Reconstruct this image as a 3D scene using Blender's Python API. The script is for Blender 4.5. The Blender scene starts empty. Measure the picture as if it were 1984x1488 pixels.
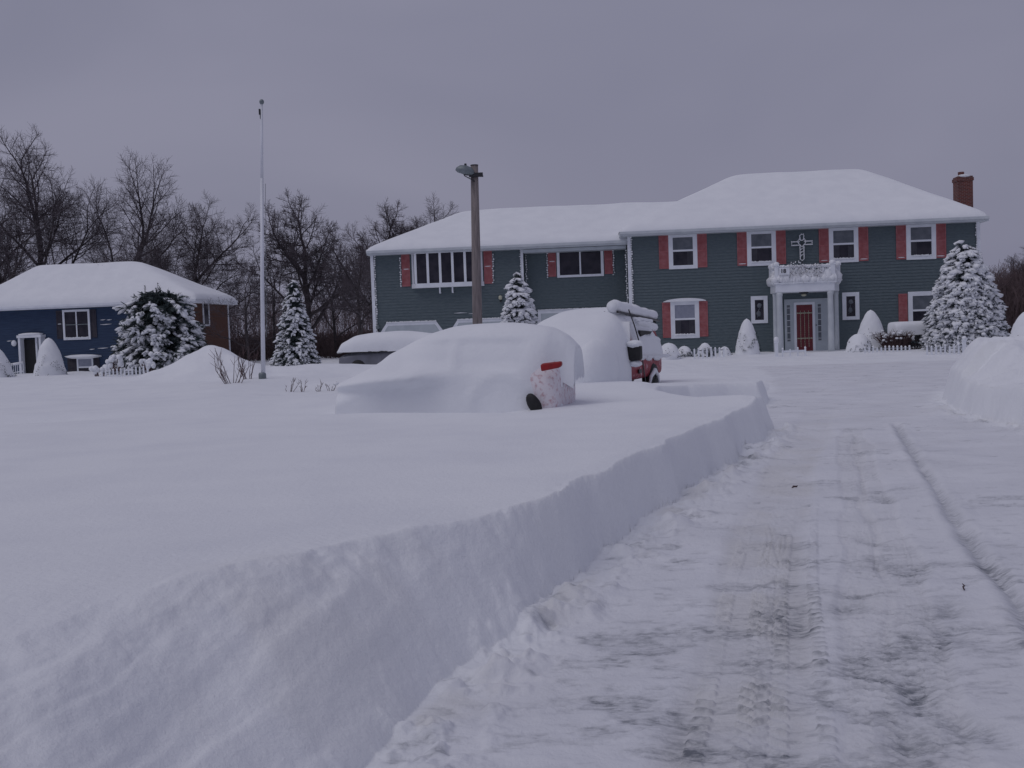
import bpy, math, random
import numpy as np
from mathutils import Vector, Matrix, Euler
R = math.radians
C = bpy.context.scene.collection
SC = bpy.context.scene

# ------------------------------------------------------------------ camera
FPX = 2000.0
CAMZ = 1.6
PITCH, ROLL = 2.8, -2.0
cd = bpy.data.cameras.new('camera'); cam = bpy.data.objects.new('camera', cd); C.objects.link(cam)
cd.sensor_width = 36; cd.lens = 36*FPX/1984; cd.clip_end = 2000; cd.clip_start = .05
CM = Matrix.Rotation(R(90-PITCH), 4, 'X') @ Matrix.Rotation(R(ROLL), 4, 'Z')
cam.matrix_world = Matrix.Translation((0,0,CAMZ)) @ CM
SC.camera = cam
# ------------------------------------------------------------------ world, sun, exposure
w = bpy.data.worlds.new('World'); SC.world = w; w.use_nodes = True
nt = w.node_tree; nt.nodes.clear()
N = nt.nodes.new; L = nt.links.new
out = N('ShaderNodeOutputWorld'); bg = N('ShaderNodeBackground'); L(bg.outputs[0], out.inputs[0])
sky = N('ShaderNodeTexSky'); sky.sky_type = 'NISHITA'; sky.sun_disc = False
SUN_EL, SUN_AZ = 58, -60
sky.sun_elevation = R(SUN_EL); sky.sun_rotation = R(SUN_AZ); sky.dust_density = 4; sky.air_density = 1.5
skm = N('ShaderNodeVectorMath'); skm.operation = 'SCALE'; L(sky.outputs[0], skm.inputs[0]); skm.inputs['Scale'].default_value = .5
tc = N('ShaderNodeTexCoord'); mp = N('ShaderNodeMapping'); mp.inputs['Scale'].default_value = (1.2,1.2,3.2)
L(tc.outputs['Generated'], mp.inputs['Vector'])
no = N('ShaderNodeTexNoise'); no.inputs['Scale'].default_value = 1.6; no.inputs['Detail'].default_value = 3; no.inputs['Roughness'].default_value = .5
no.inputs['Distortion'].default_value = .5
L(mp.outputs[0], no.inputs['Vector'])
cr = N('ShaderNodeValToRGB'); L(no.outputs[0], cr.inputs[0])
cr.color_ramp.elements[0].position = .3; cr.color_ramp.elements[0].color = (2.01,2.04,2.84,1)
cr.color_ramp.elements[1].position = .72; cr.color_ramp.elements[1].color = (2.50,2.49,3.34,1)
mx = N('ShaderNodeMix'); mx.data_type = 'RGBA'; mx.inputs[0].default_value = .05
L(cr.outputs[0], mx.inputs[6]); L(skm.outputs[0], mx.inputs[7]); L(mx.outputs[2], bg.inputs[0])
bg.inputs[1].default_value = .1
sl = bpy.data.lights.new('sun', 'SUN'); so = bpy.data.objects.new('sun', sl); C.objects.link(so)
sl.energy = .62; sl.angle = R(50); sl.color = (1,.97,.98)
so.rotation_euler = (R(90-SUN_EL), 0, R(SUN_AZ)); so.location = (0,0,30)
SC.view_settings.view_transform = 'Standard'; SC.view_settings.look = 'None'
SC.view_settings.exposure = 0; SC.view_settings.gamma = 1

# ------------------------------------------------------------------ pixel helpers (1984x1488 photo pixels -> rays)
RM = CM.to_3x3()
def ray(u, v): return (RM @ Vector(((u-992)/FPX, -(v-744)/FPX, -1))).normalized()
CO = Vector((0,0,CAMZ))
def PY(u, v, Y): d = ray(u,v); return CO + d*(Y/d.y)
def PZ(u, v, z): d = ray(u,v); return CO + d*((z-CAMZ)/d.z)

# ------------------------------------------------------------------ numpy noise
def _h(ix, iy, s):
    n = (ix.astype(np.int64)*374761393 + iy.astype(np.int64)*668265263 + s*144665) & 0xffffffff
    n = ((n ^ (n >> 13))*1274126177) & 0xffffffff
    return ((n ^ (n >> 16)) & 0xffff)/65535.0
def vn(x, y, s=0):
    ix = np.floor(x); iy = np.floor(y); fx = x-ix; fy = y-iy
    fx = fx*fx*fx*(fx*(fx*6-15)+10); fy = fy*fy*fy*(fy*(fy*6-15)+10)
    a = _h(ix,iy,s); b = _h(ix+1,iy,s); c = _h(ix,iy+1,s); d = _h(ix+1,iy+1,s)
    return (a+(b-a)*fx)*(1-fy)+(c+(d-c)*fx)*fy
def fbm(x, y, s=0, o=4, g=.5):
    r = 0; a = 1; t = 0
    for k in range(o):
        r = r+a*(vn(x*2**k+k*17.3, y*2**k-k*9.1, s+k)-.5); t += a; a *= g
        x, y = x*.96-y*.28, x*.28+y*.96
    return r/t*2
def sst(a, b, x):
    t = np.clip((x-a)/(b-a), 0, 1); return t*t*(3-2*t)

# ------------------------------------------------------------------ mesh builder
class MB:
    def __init__(s): s.v = []; s.f = []
    def add(s, vs, fs):
        o = len(s.v); s.v += [tuple(p) for p in vs]; s.f += [tuple(i+o for i in f) for f in fs]; return s
    def box(s, a, b, M=None):
        x0,y0,z0 = a; x1,y1,z1 = b
        vs = [Vector(p) for p in ((x0,y0,z0),(x1,y0,z0),(x1,y1,z0),(x0,y1,z0),(x0,y0,z1),(x1,y0,z1),(x1,y1,z1),(x0,y1,z1))]
        if M: vs = [M@p for p in vs]
        return s.add(vs, [(0,3,2,1),(4,5,6,7),(0,1,5,4),(1,2,6,5),(2,3,7,6),(3,0,4,7)])
    def tube(s, pts, rads, n=6, cap=True):
        pts = [Vector(p) for p in pts]; m = len(pts); vs = []; fs = []
        for i,p in enumerate(pts):
            d = (pts[min(i+1,m-1)]-pts[max(i-1,0)])
            if d.length < 1e-9: d = Vector((0,0,1))
            d.normalize()
            a = d.orthogonal().normalized() if i == 0 else (a-d*a.dot(d)).normalized()
            b = d.cross(a); r = rads[i] if hasattr(rads,'__len__') else rads
            for k in range(n):
                t = 2*math.pi*k/n; vs.append(p+a*(r*math.cos(t))+b*(r*math.sin(t)))
        for i in range(m-1):
            for k in range(n):
                k2 = (k+1)%n; fs.append((i*n+k, i*n+k2, (i+1)*n+k2, (i+1)*n+k))
        if cap: fs.append(tuple(range(n-1,-1,-1))); fs.append(tuple((m-1)*n+k for k in range(n)))
        return s.add(vs, fs)
    def lathe(s, prof, n=16, c=(0,0,0)):
        vs = []; fs = []; m = len(prof)
        for r,z in prof:
            for k in range(n):
                t = 2*math.pi*k/n; vs.append((c[0]+r*math.cos(t), c[1]+r*math.sin(t), c[2]+z))
        for i in range(m-1):
            for k in range(n):
                k2 = (k+1)%n; fs.append((i*n+k, i*n+k2, (i+1)*n+k2, (i+1)*n+k))
        fs.append(tuple(range(n-1,-1,-1))); fs.append(tuple((m-1)*n+k for k in range(n)))
        return s.add(vs, fs)
    def prism(s, poly, y0, y1):          # polygon in xz, extruded along y
        n = len(poly); vs = [(x,y0,z) for x,z in poly]+[(x,y1,z) for x,z in poly]
        fs = [tuple(range(n)), tuple(range(2*n-1,n-1,-1))]+[(i,i+n,(i+1)%n+n,(i+1)%n) for i in range(n)]
        return s.add(vs, fs)
    def blob(s, c, r, rng, nz=.18, nu=8, nv=5, M=None):
        vs = []; fs = []; c = Vector(c)
        ph = [rng.uniform(0,6.3) for _ in range(4)]
        def P(t, p):
            d = Vector((math.cos(t)*math.sin(p), math.sin(t)*math.sin(p), math.cos(p)))
            k = 1+nz*(math.sin(3*t+ph[0]+2*p)+math.sin(5*p+ph[1]-2*t)*.7+math.sin(2*t+ph[2]))*.5*math.sin(p)
            q = Vector((d.x*r[0]*k, d.y*r[1]*k, d.z*r[2]*k))
            return (M@q if M else q)+c
        vs.append(P(0,0))
        for j in range(1,nv):
            for i in range(nu): vs.append(P(2*math.pi*i/nu, math.pi*j/nv))
        vs.append(P(0,math.pi)); e = len(vs)-1
        for i in range(nu):
            i2 = (i+1)%nu
            fs.append((0,1+i,1+i2)); fs.append((e,1+(nv-2)*nu+i2,1+(nv-2)*nu+i))
            for j in range(nv-2): fs.append((1+j*nu+i,1+(j+1)*nu+i,1+(j+1)*nu+i2,1+j*nu+i2))
        return s.add(vs, fs)
    def build(s, name, mat, parent=None, smooth=False, bevel=0, sub=0):
        me = bpy.data.meshes.new(name); me.from_pydata(s.v, [], s.f); me.update()
        if smooth: me.polygons.foreach_set('use_smooth', [True]*len(me.polygons))
        me.materials.append(mat)
        o = bpy.data.objects.new(name, me); C.objects.link(o)
        if parent: o.parent = parent
        if bevel:
            b = o.modifiers.new('bevel','BEVEL'); b.width = bevel; b.segments = 2; b.limit_method = 'ANGLE'
        if sub:
            m = o.modifiers.new('sub','SUBSURF'); m.levels = sub; m.render_levels = sub
        return o
def gridmesh(X, Y, Z):
    n, m = X.shape; mb = MB()
    mb.v = [tuple(p) for p in np.stack([X,Y,Z],-1).reshape(-1,3).tolist()]
    mb.f = [(i*m+j, i*m+j+1, (i+1)*m+j+1, (i+1)*m+j) for i in range(n-1) for j in range(m-1)]
    return mb
def tag(o, label=None, cat=None, group=None, kind=None):
    if label: o['label'] = label
    if cat: o['category'] = cat
    if group: o['group'] = group
    if kind: o['kind'] = kind
    return o
def thing(name, label, cat, loc=(0,0,0), rz=0, group=None):
    o = bpy.data.objects.new(name, None); C.objects.link(o); o.location = loc; o.rotation_euler = (0,0,rz)
    return tag(o, label, cat, group)
def dup(root, loc, rz=0, sc=1, label=None):
    r = root.copy(); C.objects.link(r); r.location = loc; r.rotation_euler = (0,0,rz); r.scale = (sc,sc,sc)
    if label: r['label'] = label
    for ch in list(root.children):
        c = ch.copy(); C.objects.link(c); c.parent = r
        for g in list(ch.children):
            d = g.copy(); C.objects.link(d); d.parent = c
    return r

# ------------------------------------------------------------------ materials
def mat(name, col, rough=.7, col2=None, scale=6, bump=0, bscale=30, metal=0, spec=.5, detail=5, stretch=(1,1,1), lo=.35, hi=.65):
    m = bpy.data.materials.new(name); m.use_nodes = True; t = m.node_tree; b = t.nodes['Principled BSDF']
    b.inputs['Roughness'].default_value = rough; b.inputs['Metallic'].default_value = metal
    b.inputs['Specular IOR Level'].default_value = spec
    b.inputs['Base Color'].default_value = (*col,1)
    c = t.nodes.new('ShaderNodeTexCoord'); mp = t.nodes.new('ShaderNodeMapping'); mp.inputs['Scale'].default_value = stretch
    t.links.new(c.outputs['Object'], mp.inputs[0])
    if col2:
        n = t.nodes.new('ShaderNodeTexNoise'); n.inputs['Scale'].default_value = scale; n.inputs['Detail'].default_value = detail
        t.links.new(mp.outputs[0], n.inputs['Vector'])
        r = t.nodes.new('ShaderNodeValToRGB'); r.color_ramp.elements[0].position = lo; r.color_ramp.elements[1].position = hi
        r.color_ramp.elements[0].color = (*col,1); r.color_ramp.elements[1].color = (*col2,1)
        t.links.new(n.outputs[0], r.inputs[0]); t.links.new(r.outputs[0], b.inputs['Base Color'])
    if bump:
        n = t.nodes.new('ShaderNodeTexNoise'); n.inputs['Scale'].default_value = bscale; n.inputs['Detail'].default_value = 6
        t.links.new(mp.outputs[0], n.inputs['Vector'])
        bp = t.nodes.new('ShaderNodeBump'); bp.inputs['Strength'].default_value = 1; bp.inputs['Distance'].default_value = bump
        t.links.new(n.outputs[0], bp.inputs['Height']); t.links.new(bp.outputs[0], b.inputs['Normal'])
    return m
SN = (.84,.86,.895)
M = {}
M['snow'] = mat('snow', SN, .75, (.80,.82,.86), 1.5, .012, 9, spec=.25)
M['snowd'] = mat('snow_tree', (.85,.87,.91), .8, (.80,.82,.86), 9, .01, 30, spec=.2)
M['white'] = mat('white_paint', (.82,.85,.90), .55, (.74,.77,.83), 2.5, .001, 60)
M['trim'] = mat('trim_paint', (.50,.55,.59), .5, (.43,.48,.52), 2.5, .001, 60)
M['siding'] = mat('teal_shingle', (.086,.119,.135), .75, (.126,.161,.176), 14, .004, 40, stretch=(.35,1,3.5))
M['siding2'] = mat('blue_clapboard', (.017,.038,.088), .7, (.027,.055,.115), 5, .003, 40, stretch=(.3,1,3))
M['brown'] = mat('brown_shingle', (.075,.033,.022), .8, (.135,.06,.04), 8, .004, 30, stretch=(1,1,3))
M['shutter'] = mat('shutter_red', (.34,.09,.095), .6, (.41,.145,.155), 5, .002, 60)
M['shutter2'] = mat('shutter_dark', (.02,.018,.035), .6, (.04,.035,.05), 5)
M['door'] = mat('door_red', (.17,.018,.025), .45, (.13,.012,.02), 5)
M['glass'] = mat('dark_glass', (.012,.012,.022), .12, (.035,.032,.045), 2.2, spec=.35)
M['glass2'] = mat('grey_glass', (.10,.115,.135), .2, (.15,.165,.19), 3, spec=.4)
M['blind'] = mat('pale_blind', (.30,.32,.40), .6, (.25,.27,.34), 6)
M['curtain'] = mat('curtain', (.035,.035,.048), .8, (.055,.055,.07), 4)
M['black'] = mat('black_rubber', (.006,.006,.008), .6, (.012,.012,.014), 10)
M['blackp'] = mat('black_metal', (.02,.02,.024), .4, (.03,.03,.034), 10)
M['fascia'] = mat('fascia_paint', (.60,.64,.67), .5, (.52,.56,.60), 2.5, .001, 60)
M['wood'] = mat('pole_wood', (.26,.225,.22), .85, (.16,.14,.138), 4, .006, 20, stretch=(6,6,.5))
M['pole'] = mat('flagpole_paint', (.78,.80,.86), .4, (.62,.64,.70), 3, stretch=(1,1,.4))
M['grey'] = mat('lamp_grey', (.20,.23,.25), .45, (.15,.18,.19), 6, metal=.3)
M['silver'] = mat('silver_paint', (.15,.155,.18), .35, (.20,.205,.24), 3, metal=.3)
M['red'] = mat('frosted_red_paint', (.28,.025,.04), .5, (.70,.52,.58), 13, .004, 30, stretch=(1,1,.7), lo=.55, hi=.74)
M['red2'] = mat('heavily_frosted_red_paint', (.45,.20,.23), .7, (.76,.72,.76), 15, .006, 25, lo=.22, hi=.50)
M['tail'] = mat('tail_light_red', (.30,.006,.010), .4, (.20,.005,.008), 8)
M['bark'] = mat('bark', (.046,.038,.042), .9, (.072,.06,.064), 3, .01, 12)
M['twig'] = mat('twigs', (.075,.062,.072), .9, (.105,.088,.10), 1.5)
M['twigb'] = mat('brown_twigs', (.055,.036,.040), .9, (.11,.075,.078), .8)
M['needle'] = mat('needles', (.024,.038,.042), .8, (.055,.075,.075), 6)
M['needle2'] = mat('blue_needles', (.02,.032,.042), .8, (.045,.06,.07), 6)
M['lampg'] = mat('lamp_glass', (.55,.55,.42), .3, (.5,.5,.38), 6)
M['stem'] = mat('shrub_stem', (.07,.04,.045), .9, (.11,.07,.07), 5)
# brick
def brick():
    m = mat('chimney_brick', (.2,.05,.03), .9, None); t = m.node_tree; b = t.nodes['Principled BSDF']
    k = t.nodes.new('ShaderNodeTexBrick'); k.inputs['Scale'].default_value = 1
    k.inputs['Brick Width'].default_value = .22; k.inputs['Row Height'].default_value = .075; k.inputs['Mortar Size'].default_value = .008
    k.inputs['Color1'].default_value = (.16,.035,.025,1); k.inputs['Color2'].default_value = (.09,.024,.022,1); k.inputs['Mortar'].default_value = (.22,.17,.16,1)
    c = t.nodes.new('ShaderNodeTexCoord'); s = t.nodes.new('ShaderNodeSeparateXYZ'); a = t.nodes.new('ShaderNodeMath'); q = t.nodes.new('ShaderNodeCombineXYZ')
    t.links.new(c.outputs['Object'], s.inputs[0]); t.links.new(s.outputs[0], a.inputs[0]); t.links.new(s.outputs[1], a.inputs[1])
    t.links.new(a.outputs[0], q.inputs[0]); t.links.new(s.outputs[2], q.inputs[1]); t.links.new(q.outputs[0], k.inputs['Vector'])
    t.links.new(k.outputs[0], b.inputs['Base Color']); return m
M['brick'] = brick()
def roadmat(base):
    m = bpy.data.materials.new('packed_snow' if base else 'snow_field'); m.use_nodes = True; t = m.node_tree; b = t.nodes['Principled BSDF']
    b.inputs['Roughness'].default_value = .7; b.inputs['Specular IOR Level'].default_value = .3
    n = t.nodes.new
    def att(nm):
        a = n('ShaderNodeAttribute'); a.attribute_name = nm; return a.outputs['Fac']
    def mix(f, a, c):
        x = n('ShaderNodeMix'); x.data_type = 'RGBA'; t.links.new(f, x.inputs[0])
        if isinstance(a, tuple): x.inputs[6].default_value = (*a,1)
        else: t.links.new(a, x.inputs[6])
        x.inputs[7].default_value = (*c,1); return x.outputs[2]
    tc = n('ShaderNodeTexCoord')
    ns = n('ShaderNodeTexNoise'); ns.inputs['Scale'].default_value = 1.1; ns.inputs['Detail'].default_value = 7; t.links.new(tc.outputs['Object'], ns.inputs['Vector'])
    mr = n('ShaderNodeMapRange'); mr.inputs[1].default_value = .4; mr.inputs[2].default_value = .7; t.links.new(ns.outputs[0], mr.inputs[0])
    c = mix(mr.outputs[0], SN, (.79,.81,.855)); c2 = mix(mr.outputs[0], (.77,.785,.83), (.69,.705,.755))
    xm = n('ShaderNodeMix'); xm.data_type = 'RGBA'; t.links.new(att('packed'), xm.inputs[0]); t.links.new(c, xm.inputs[6]); t.links.new(c2, xm.inputs[7]); c = xm.outputs[2]
    c = mix(att('tan'), c, (.62,.605,.575))
    n2 = n('ShaderNodeTexNoise'); n2.inputs['Scale'].default_value = 13; n2.inputs['Detail'].default_value = 9; n2.inputs['Roughness'].default_value = .72
    m2 = n('ShaderNodeMapping'); m2.inputs['Scale'].default_value = (1,2.4,1); t.links.new(tc.outputs['Object'], m2.inputs[0]); t.links.new(m2.outputs[0], n2.inputs['Vector'])
    r2 = n('ShaderNodeMapRange'); r2.inputs[1].default_value = .40; r2.inputs[2].default_value = .60; r2.inputs[3].default_value = .30; r2.inputs[4].default_value = 1.35; t.links.new(n2.outputs[0], r2.inputs[0])
    mu = n('ShaderNodeMath'); mu.operation = 'MULTIPLY'; mu.use_clamp = True; t.links.new(att('dark'), mu.inputs[0]); t.links.new(r2.outputs[0], mu.inputs[1])
    c = mix(mu.outputs[0], c, (.18,.195,.225))
    t.links.new(c, b.inputs['Base Color'])
    n1 = n('ShaderNodeTexNoise'); n1.inputs['Scale'].default_value = 22; n1.inputs['Detail'].default_value = 8; n1.inputs['Roughness'].default_value = .65
    t.links.new(tc.outputs['Object'], n1.inputs['Vector'])
    bp = n('ShaderNodeBump'); bp.inputs['Distance'].default_value = .012
    t.links.new(n1.outputs[0], bp.inputs['Height']); t.links.new(bp.outputs[0], b.inputs['Normal'])
    return m
M['road'] = roadmat(True); M['field'] = roadmat(False)

# ------------------------------------------------------------------ terrain
POLY = [(-2.6,-8),(-1.35,.8),(-.62,3.85),(-.28,5.0),(.40,6.84),(1.16,8.8),(2.45,11.9),(3.95,15.7),(3.5,16.0),(3.0,16.8),(2.7,17.8),(2.9,19.0),(3.4,19.9),(5.0,20.3),
        (6.4,26),(7.9,32),(8.8,38),(9.3,40),(34,37.5),(34,26),(12,24.5),(9.9,23.3),(8.45,20.2),(7.55,17.6),(7.25,14.3),(7.1,9),(6.8,0),(6.8,-8)]
def sdist(x, y, poly):
    d = np.full(x.shape, 1e9); ins = np.zeros(x.shape, bool); n = len(poly)
    for i in range(n):
        ax,ay = poly[i]; bx,by = poly[(i+1)%n]
        ex,ey = bx-ax, by-ay; t = np.clip(((x-ax)*ex+(y-ay)*ey)/(ex*ex+ey*ey),0,1)
        d = np.minimum(d, (x-ax-t*ex)**2+(y-ay-t*ey)**2)
        c = ((ay>y) != (by>y)) & (x < (bx-ax)*(y-ay)/((by-ay) if by != ay else 1e-9)+ax)
        ins ^= c
    return np.sqrt(d)*np.where(ins,-1,1)
def pdist(x, y, pts):
    d = np.full(x.shape, 1e9); along = np.zeros(x.shape); acc = 0; side = np.zeros(x.shape)
    for (ax,ay),(bx,by) in zip(pts[:-1], pts[1:]):
        ex,ey = bx-ax, by-ay; l = math.hypot(ex,ey); t = np.clip(((x-ax)*ex+(y-ay)*ey)/(l*l),0,1)
        px, py = x-ax-t*ex, y-ay-t*ey
        q = np.hypot(px,py); m = q < d
        d = np.where(m,q,d); along = np.where(m, acc+t*l, along); side = np.where(m, np.sign(px*ey-py*ex), side); acc += l
    return d, along, side
def wp(pts, z=0): return [tuple(PZ(u,v,z))[:2] for u,v in pts]
RUT = wp([(1735,820),(1762,868),(1800,925),(1850,1005),(1895,1075),(1945,1130),(2020,1235),(2110,1370)])
TYRE = wp([(1590,790),(1560,850),(1515,930),(1490,1010),(1465,1120),(1455,1200),(1445,1290),(1430,1400),(1415,1520)])
TYRE2 = wp([(1640,830),(1650,900),(1660,1000),(1668,1100),(1680,1250),(1700,1520)])
TYRE3 = wp([(1660,830),(1690,950),(1745,1100),(1790,1290),(1850,1520)])
def G(x, y, cx, cy, rx, ry, a=0):
    c, s = math.cos(a), math.sin(a); X = (x-cx)*c+(y-cy)*s; Y = -(x-cx)*s+(y-cy)*c
    return np.exp(-(X/rx)**2-(Y/ry)**2)
PATCH = [(.5,4.7,.9,.22,0,1.0)]
def terrain(x, y):
    s0 = sdist(x, y, POLY)
    j = fbm(x*.9, y*.9, 3, 2)*.13 + fbm(x*5, y*5, 8, 2)*.010*sst(3,8,y)
    right = (x > 5.8) & (y < 26)
    near = sst(7.5, 3.5, y)
    s = s0 + j*np.where(right, 1.1, 1)*np.where(y < 30, 1, 1.5)
    wd = .15+.66*near+.22*sst(4.6,3.2,y) + np.where(right,.03,0) + sst(22,28,y)*1.2+sst(28,35,y)*4
    H = .51+.15*sst(6.5,3.8,y)-.02*sst(12,16,y)
    H = H-.22*sst(20,26,y)*sst(-7,-5,x)-.20*sst(26,40,y)*sst(-5,-9,x)+.02*sst(37,40,y)*sst(6,8,x)-.07*sst(40,50,y)*sst(-5,-9,x)
    H = H+fbm(x*.13, y*.13, 21, 3)*.06+fbm(x*.6+3, y*.6, 5, 3)*.018*sst(0,1.2,s)
    s = s+fbm(x*8,y*8,36,3)*.030*sst(.35,.9,s/wd)*sst(14,5,y)
    prof = sst(0, 1, s/wd)
    tq = np.clip(s/wd,0,1); prof = .25*prof+.75*tq**.8
    prof = prof*.96+.04*sst(.9, 2.2, s/wd)
    Z = H*prof
    # ragged lip and furrows on the cut face
    face = np.exp(-((s/wd-.6)/.55)**2)
    Z = Z + face*(fbm(x*1.5+y*1.1, y*.8-x*.6, 31, 3)*.06*(.4+.6*near)+fbm((x+y)*.55, s*7.5, 34, 3)*.032*(.35+.65*near)+fbm(x*7, y*7, 33, 3)*.008)
    # right pile
    up = .58*sst(15.0,19.0,y+j*3)*np.where(y > 18.4, sst(0,.7,s0+j), sst(.2,1.1,s0+j))+.12*fbm(x*1.1, y*1.1, 44, 4)*sst(.2,1,s0)
    Z = Z+np.where(right, up*sst(26,22,y)+.05*prof+sst(0,.3,s)*(.10*fbm(x*1.6,y*1.6,46,4)+.03*fbm(x*6,y*6,47,3)), 0)
    # drifts
    Z = Z+.12*G(x,y,2.25,18.3,1.1,1.1)*sst(-.3,.5,s)+.10*G(x,y,3.4,14.9,2.0,.7)*prof
    Z = Z+(.62*G(x,y,-10.3,34.5,1.5,1.3)+.42*G(x,y,-9.4,34.8,2.6,1.5))*(1+.35*fbm(x*.8,y*.8,64,3))+.15*G(x,y,-14.5,36,3,2)
    Z = Z+.30*G(x,y,-4.6,27.5,3.5,2.2)+.25*G(x,y,-1.3,18.6,3,1.4)+.42*G(x,y,-4.8,35.4,2.6,1.2)
    Z = Z-.13*G(x,y,-8.6,16.3,1.7,.45,.04)+.07*G(x,y,-8.2,17.2,2.4,.5)-.34*G(x,y,-1.45,15.25,1.2,.40,-.38)+.05*G(x,y,-1.6,14.4,1.8,.35,-.3)
    Z = Z+.05*fbm(x*.9,y*.9,61,3)*sst(20,30,y)*sst(0,2,s)
    # ploughed ground
    rd = sst(.12,-.12,s)
    Z = Z+rd*(.022*fbm(x*1.6, y*2.6, 72, 4)+.010*fbm(x*6, y*11, 73, 3)*sst(25,8,y))
    bl = np.exp(-((s0+.20)/.26)**2)*sst(24,16,y)
    Z = Z+bl*(np.clip(fbm(x*3.1,y*3.1,74,4)-.02,0,1)*.15+np.clip(fbm(x*9,y*9,75,3),0,1)*.06)
    tan = np.zeros(x.shape); dark = np.zeros(x.shape)
    d, al, sd = pdist(x, y, RUT); d = d+fbm(x*2,y*2,80,2)*.03
    Z = Z-rd*.034*np.exp(-(d/.05)**2)+rd*.010*np.exp(-((d-.11)/.05)**2)
    dark += .40*np.exp(-(d/.06)**2)*sst(.2,.7,vn(al*2,al*0,81)+.3)
    d, al, sd = pdist(x, y, TYRE); sdv = d*sd; wob = fbm(al*.8, al*0+3, 82, 3)*.12
    band = sst(.34,.20,np.abs(sdv+wob*.6+.04))
    brk = sst(-.25,.25,fbm(x*2.2,y*1.4,83,4))
    pitch = .092
    ph = al/pitch
    lug = np.zeros(x.shape)
    for c, wl, sg, off in ((-.34,.042,.1,.5),(-.16,.042,.5,0),(-.085,.038,-.9,.3),(-.02,.038,.9,.6),(.15,.046,0,.1)):
        m = sst(wl, wl*.7, np.abs(sdv-c)); k = (ph+sg*(sdv-c)/pitch+off) % 1
        lug = np.maximum(lug, m*(sst(.10,.25,k)*sst(.62,.5,k)))
    nz = sst(11,6.5,y)
    Z = Z-rd*band*.014+rd*lug*.020*nz*(.45+.55*brk)
    tan += band*(.14+.22*brk)*sst(20,12,y)
    dark += lug*.46*nz*(.35+.65*brk)*sst(-.35,.1,fbm(x*1.7,y*1.2,84,3))+(1-lug)*band*.10*nz
    for T, dp, sdn in ((TYRE2,.010,90),(TYRE3,.012,95)):
        d, al, sd = pdist(x, y, T); m = sst(.16,.10,d+fbm(x,y,sdn,2)*.08)
        ph = (al/.085+.4*np.sin(d*40)) % 1
        Z = Z-rd*m*(dp+.006*sst(.3,.5,ph))
        dark += m*.16*sst(-.1,.4,fbm(x*2,y*1.5,sdn+1,4))*sst(.2,.6,ph)
        tan += m*.08
    # bare patches where the asphalt shows through
    zone = .9*G(x,y,1.0,4.3,.9,1.3)+.8*G(x,y,2.0,4.7,.8,1.2)+.55*G(x,y,1.6,6.6,1.6,1.4)+.5*G(x,y,.1,4.9,.7,.5,.9)+.35*G(x,y,3.2,9,1.6,2.2)+.7*G(x,y,-.2,4.0,.8,.35)
    pn = fbm(x*2.0,y*3.2,101,6,.62)
    pt = sst(.30,.62,pn+zone*.30)
    st = sst(.30,.62,fbm(x*4.5,y*15,103,5,.6)+zone*.22)*sst(14,6,y)
    dark += .47*pt*(.45+.55*sst(-.3,.3,fbm(x*16,y*30,104,3)))+.24*st
    tan += .05*sst(-.1,.5,fbm(x*.7,y*.9,105,4))+.10*sst(.05,.5,fbm(x*1.1,y*2.6,106,5))*sst(8,18,y)
    dark += .16*sst(.25,.7,fbm(x*1.6,y*6,107,5))*sst(6,14,y)+.35*sst(.50,.75,fbm(x*6,y*14,110,4,.6))
    # dirty clods at the foot of the bank
    foot = np.exp(-((s0+.12)/.16)**2)*sst(22,14,y)
    dark += foot*.75*sst(.18,.55,fbm(x*2.6,y*2.6,108,5,.6)); tan += foot*.35*sst(0,.4,fbm(x*3,y*3,109,4))
    for (u,v,a,l) in ((1835,1178,.5,.2),(1715,965,.2,.2),(1690,1045,-.2,.18),(1845,1222,.1,.16),(1600,1345,0,.2),(1770,1330,.35,.22),(1880,1400,-.3,.22),(1640,1175,.9,.2),(1550,1215,.4,.2),(1660,1150,1.2,.16),(1760,1420,.2,.2)):
        p = PZ(u,v,0); q = G(x,y,p.x,p.y,.085,l*.8,-a); Z = Z-q*.03; dark += q*.45
    Z = Z-rd*.01*np.clip(dark,0,1)
    m = sst(.05,-.10,s); tan = np.clip(tan,0,.8)*m; dark = np.clip(dark,0,.9)*m
    face_tint = face*.18*sst(0,.5,fbm(x*1.5,y*1.5,120,4))*sst(8,4,y)  # patchy tan tint on the near part of the cut face
    return Z, s, np.clip(tan+face_tint,0,1), dark
def gz(x, y):
    return float(terrain(np.array([float(x)]), np.array([float(y)]))[0][0])
rows = list(np.arange(-8, 2.1, .35)); y = 2.1
while y < 420:
    rows.append(y)
    if y < 24: y += min(max(y*y*8e-4, .011), .055)
    elif y < 48: y += .16
    else: y *= 1.05
rows = np.array(rows)
cols = np.concatenate([-np.geomspace(3.2,.56,70,endpoint=False), np.linspace(-.56,.56,1150), np.geomspace(.56,3.2,70)[1:]])
GX = cols[None,:]*np.maximum(rows+2.0, 4)[:,None]; GY = np.repeat(rows[:,None], len(cols), 1)
GZ, GS, GT, GD = terrain(GX, GY)
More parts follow.
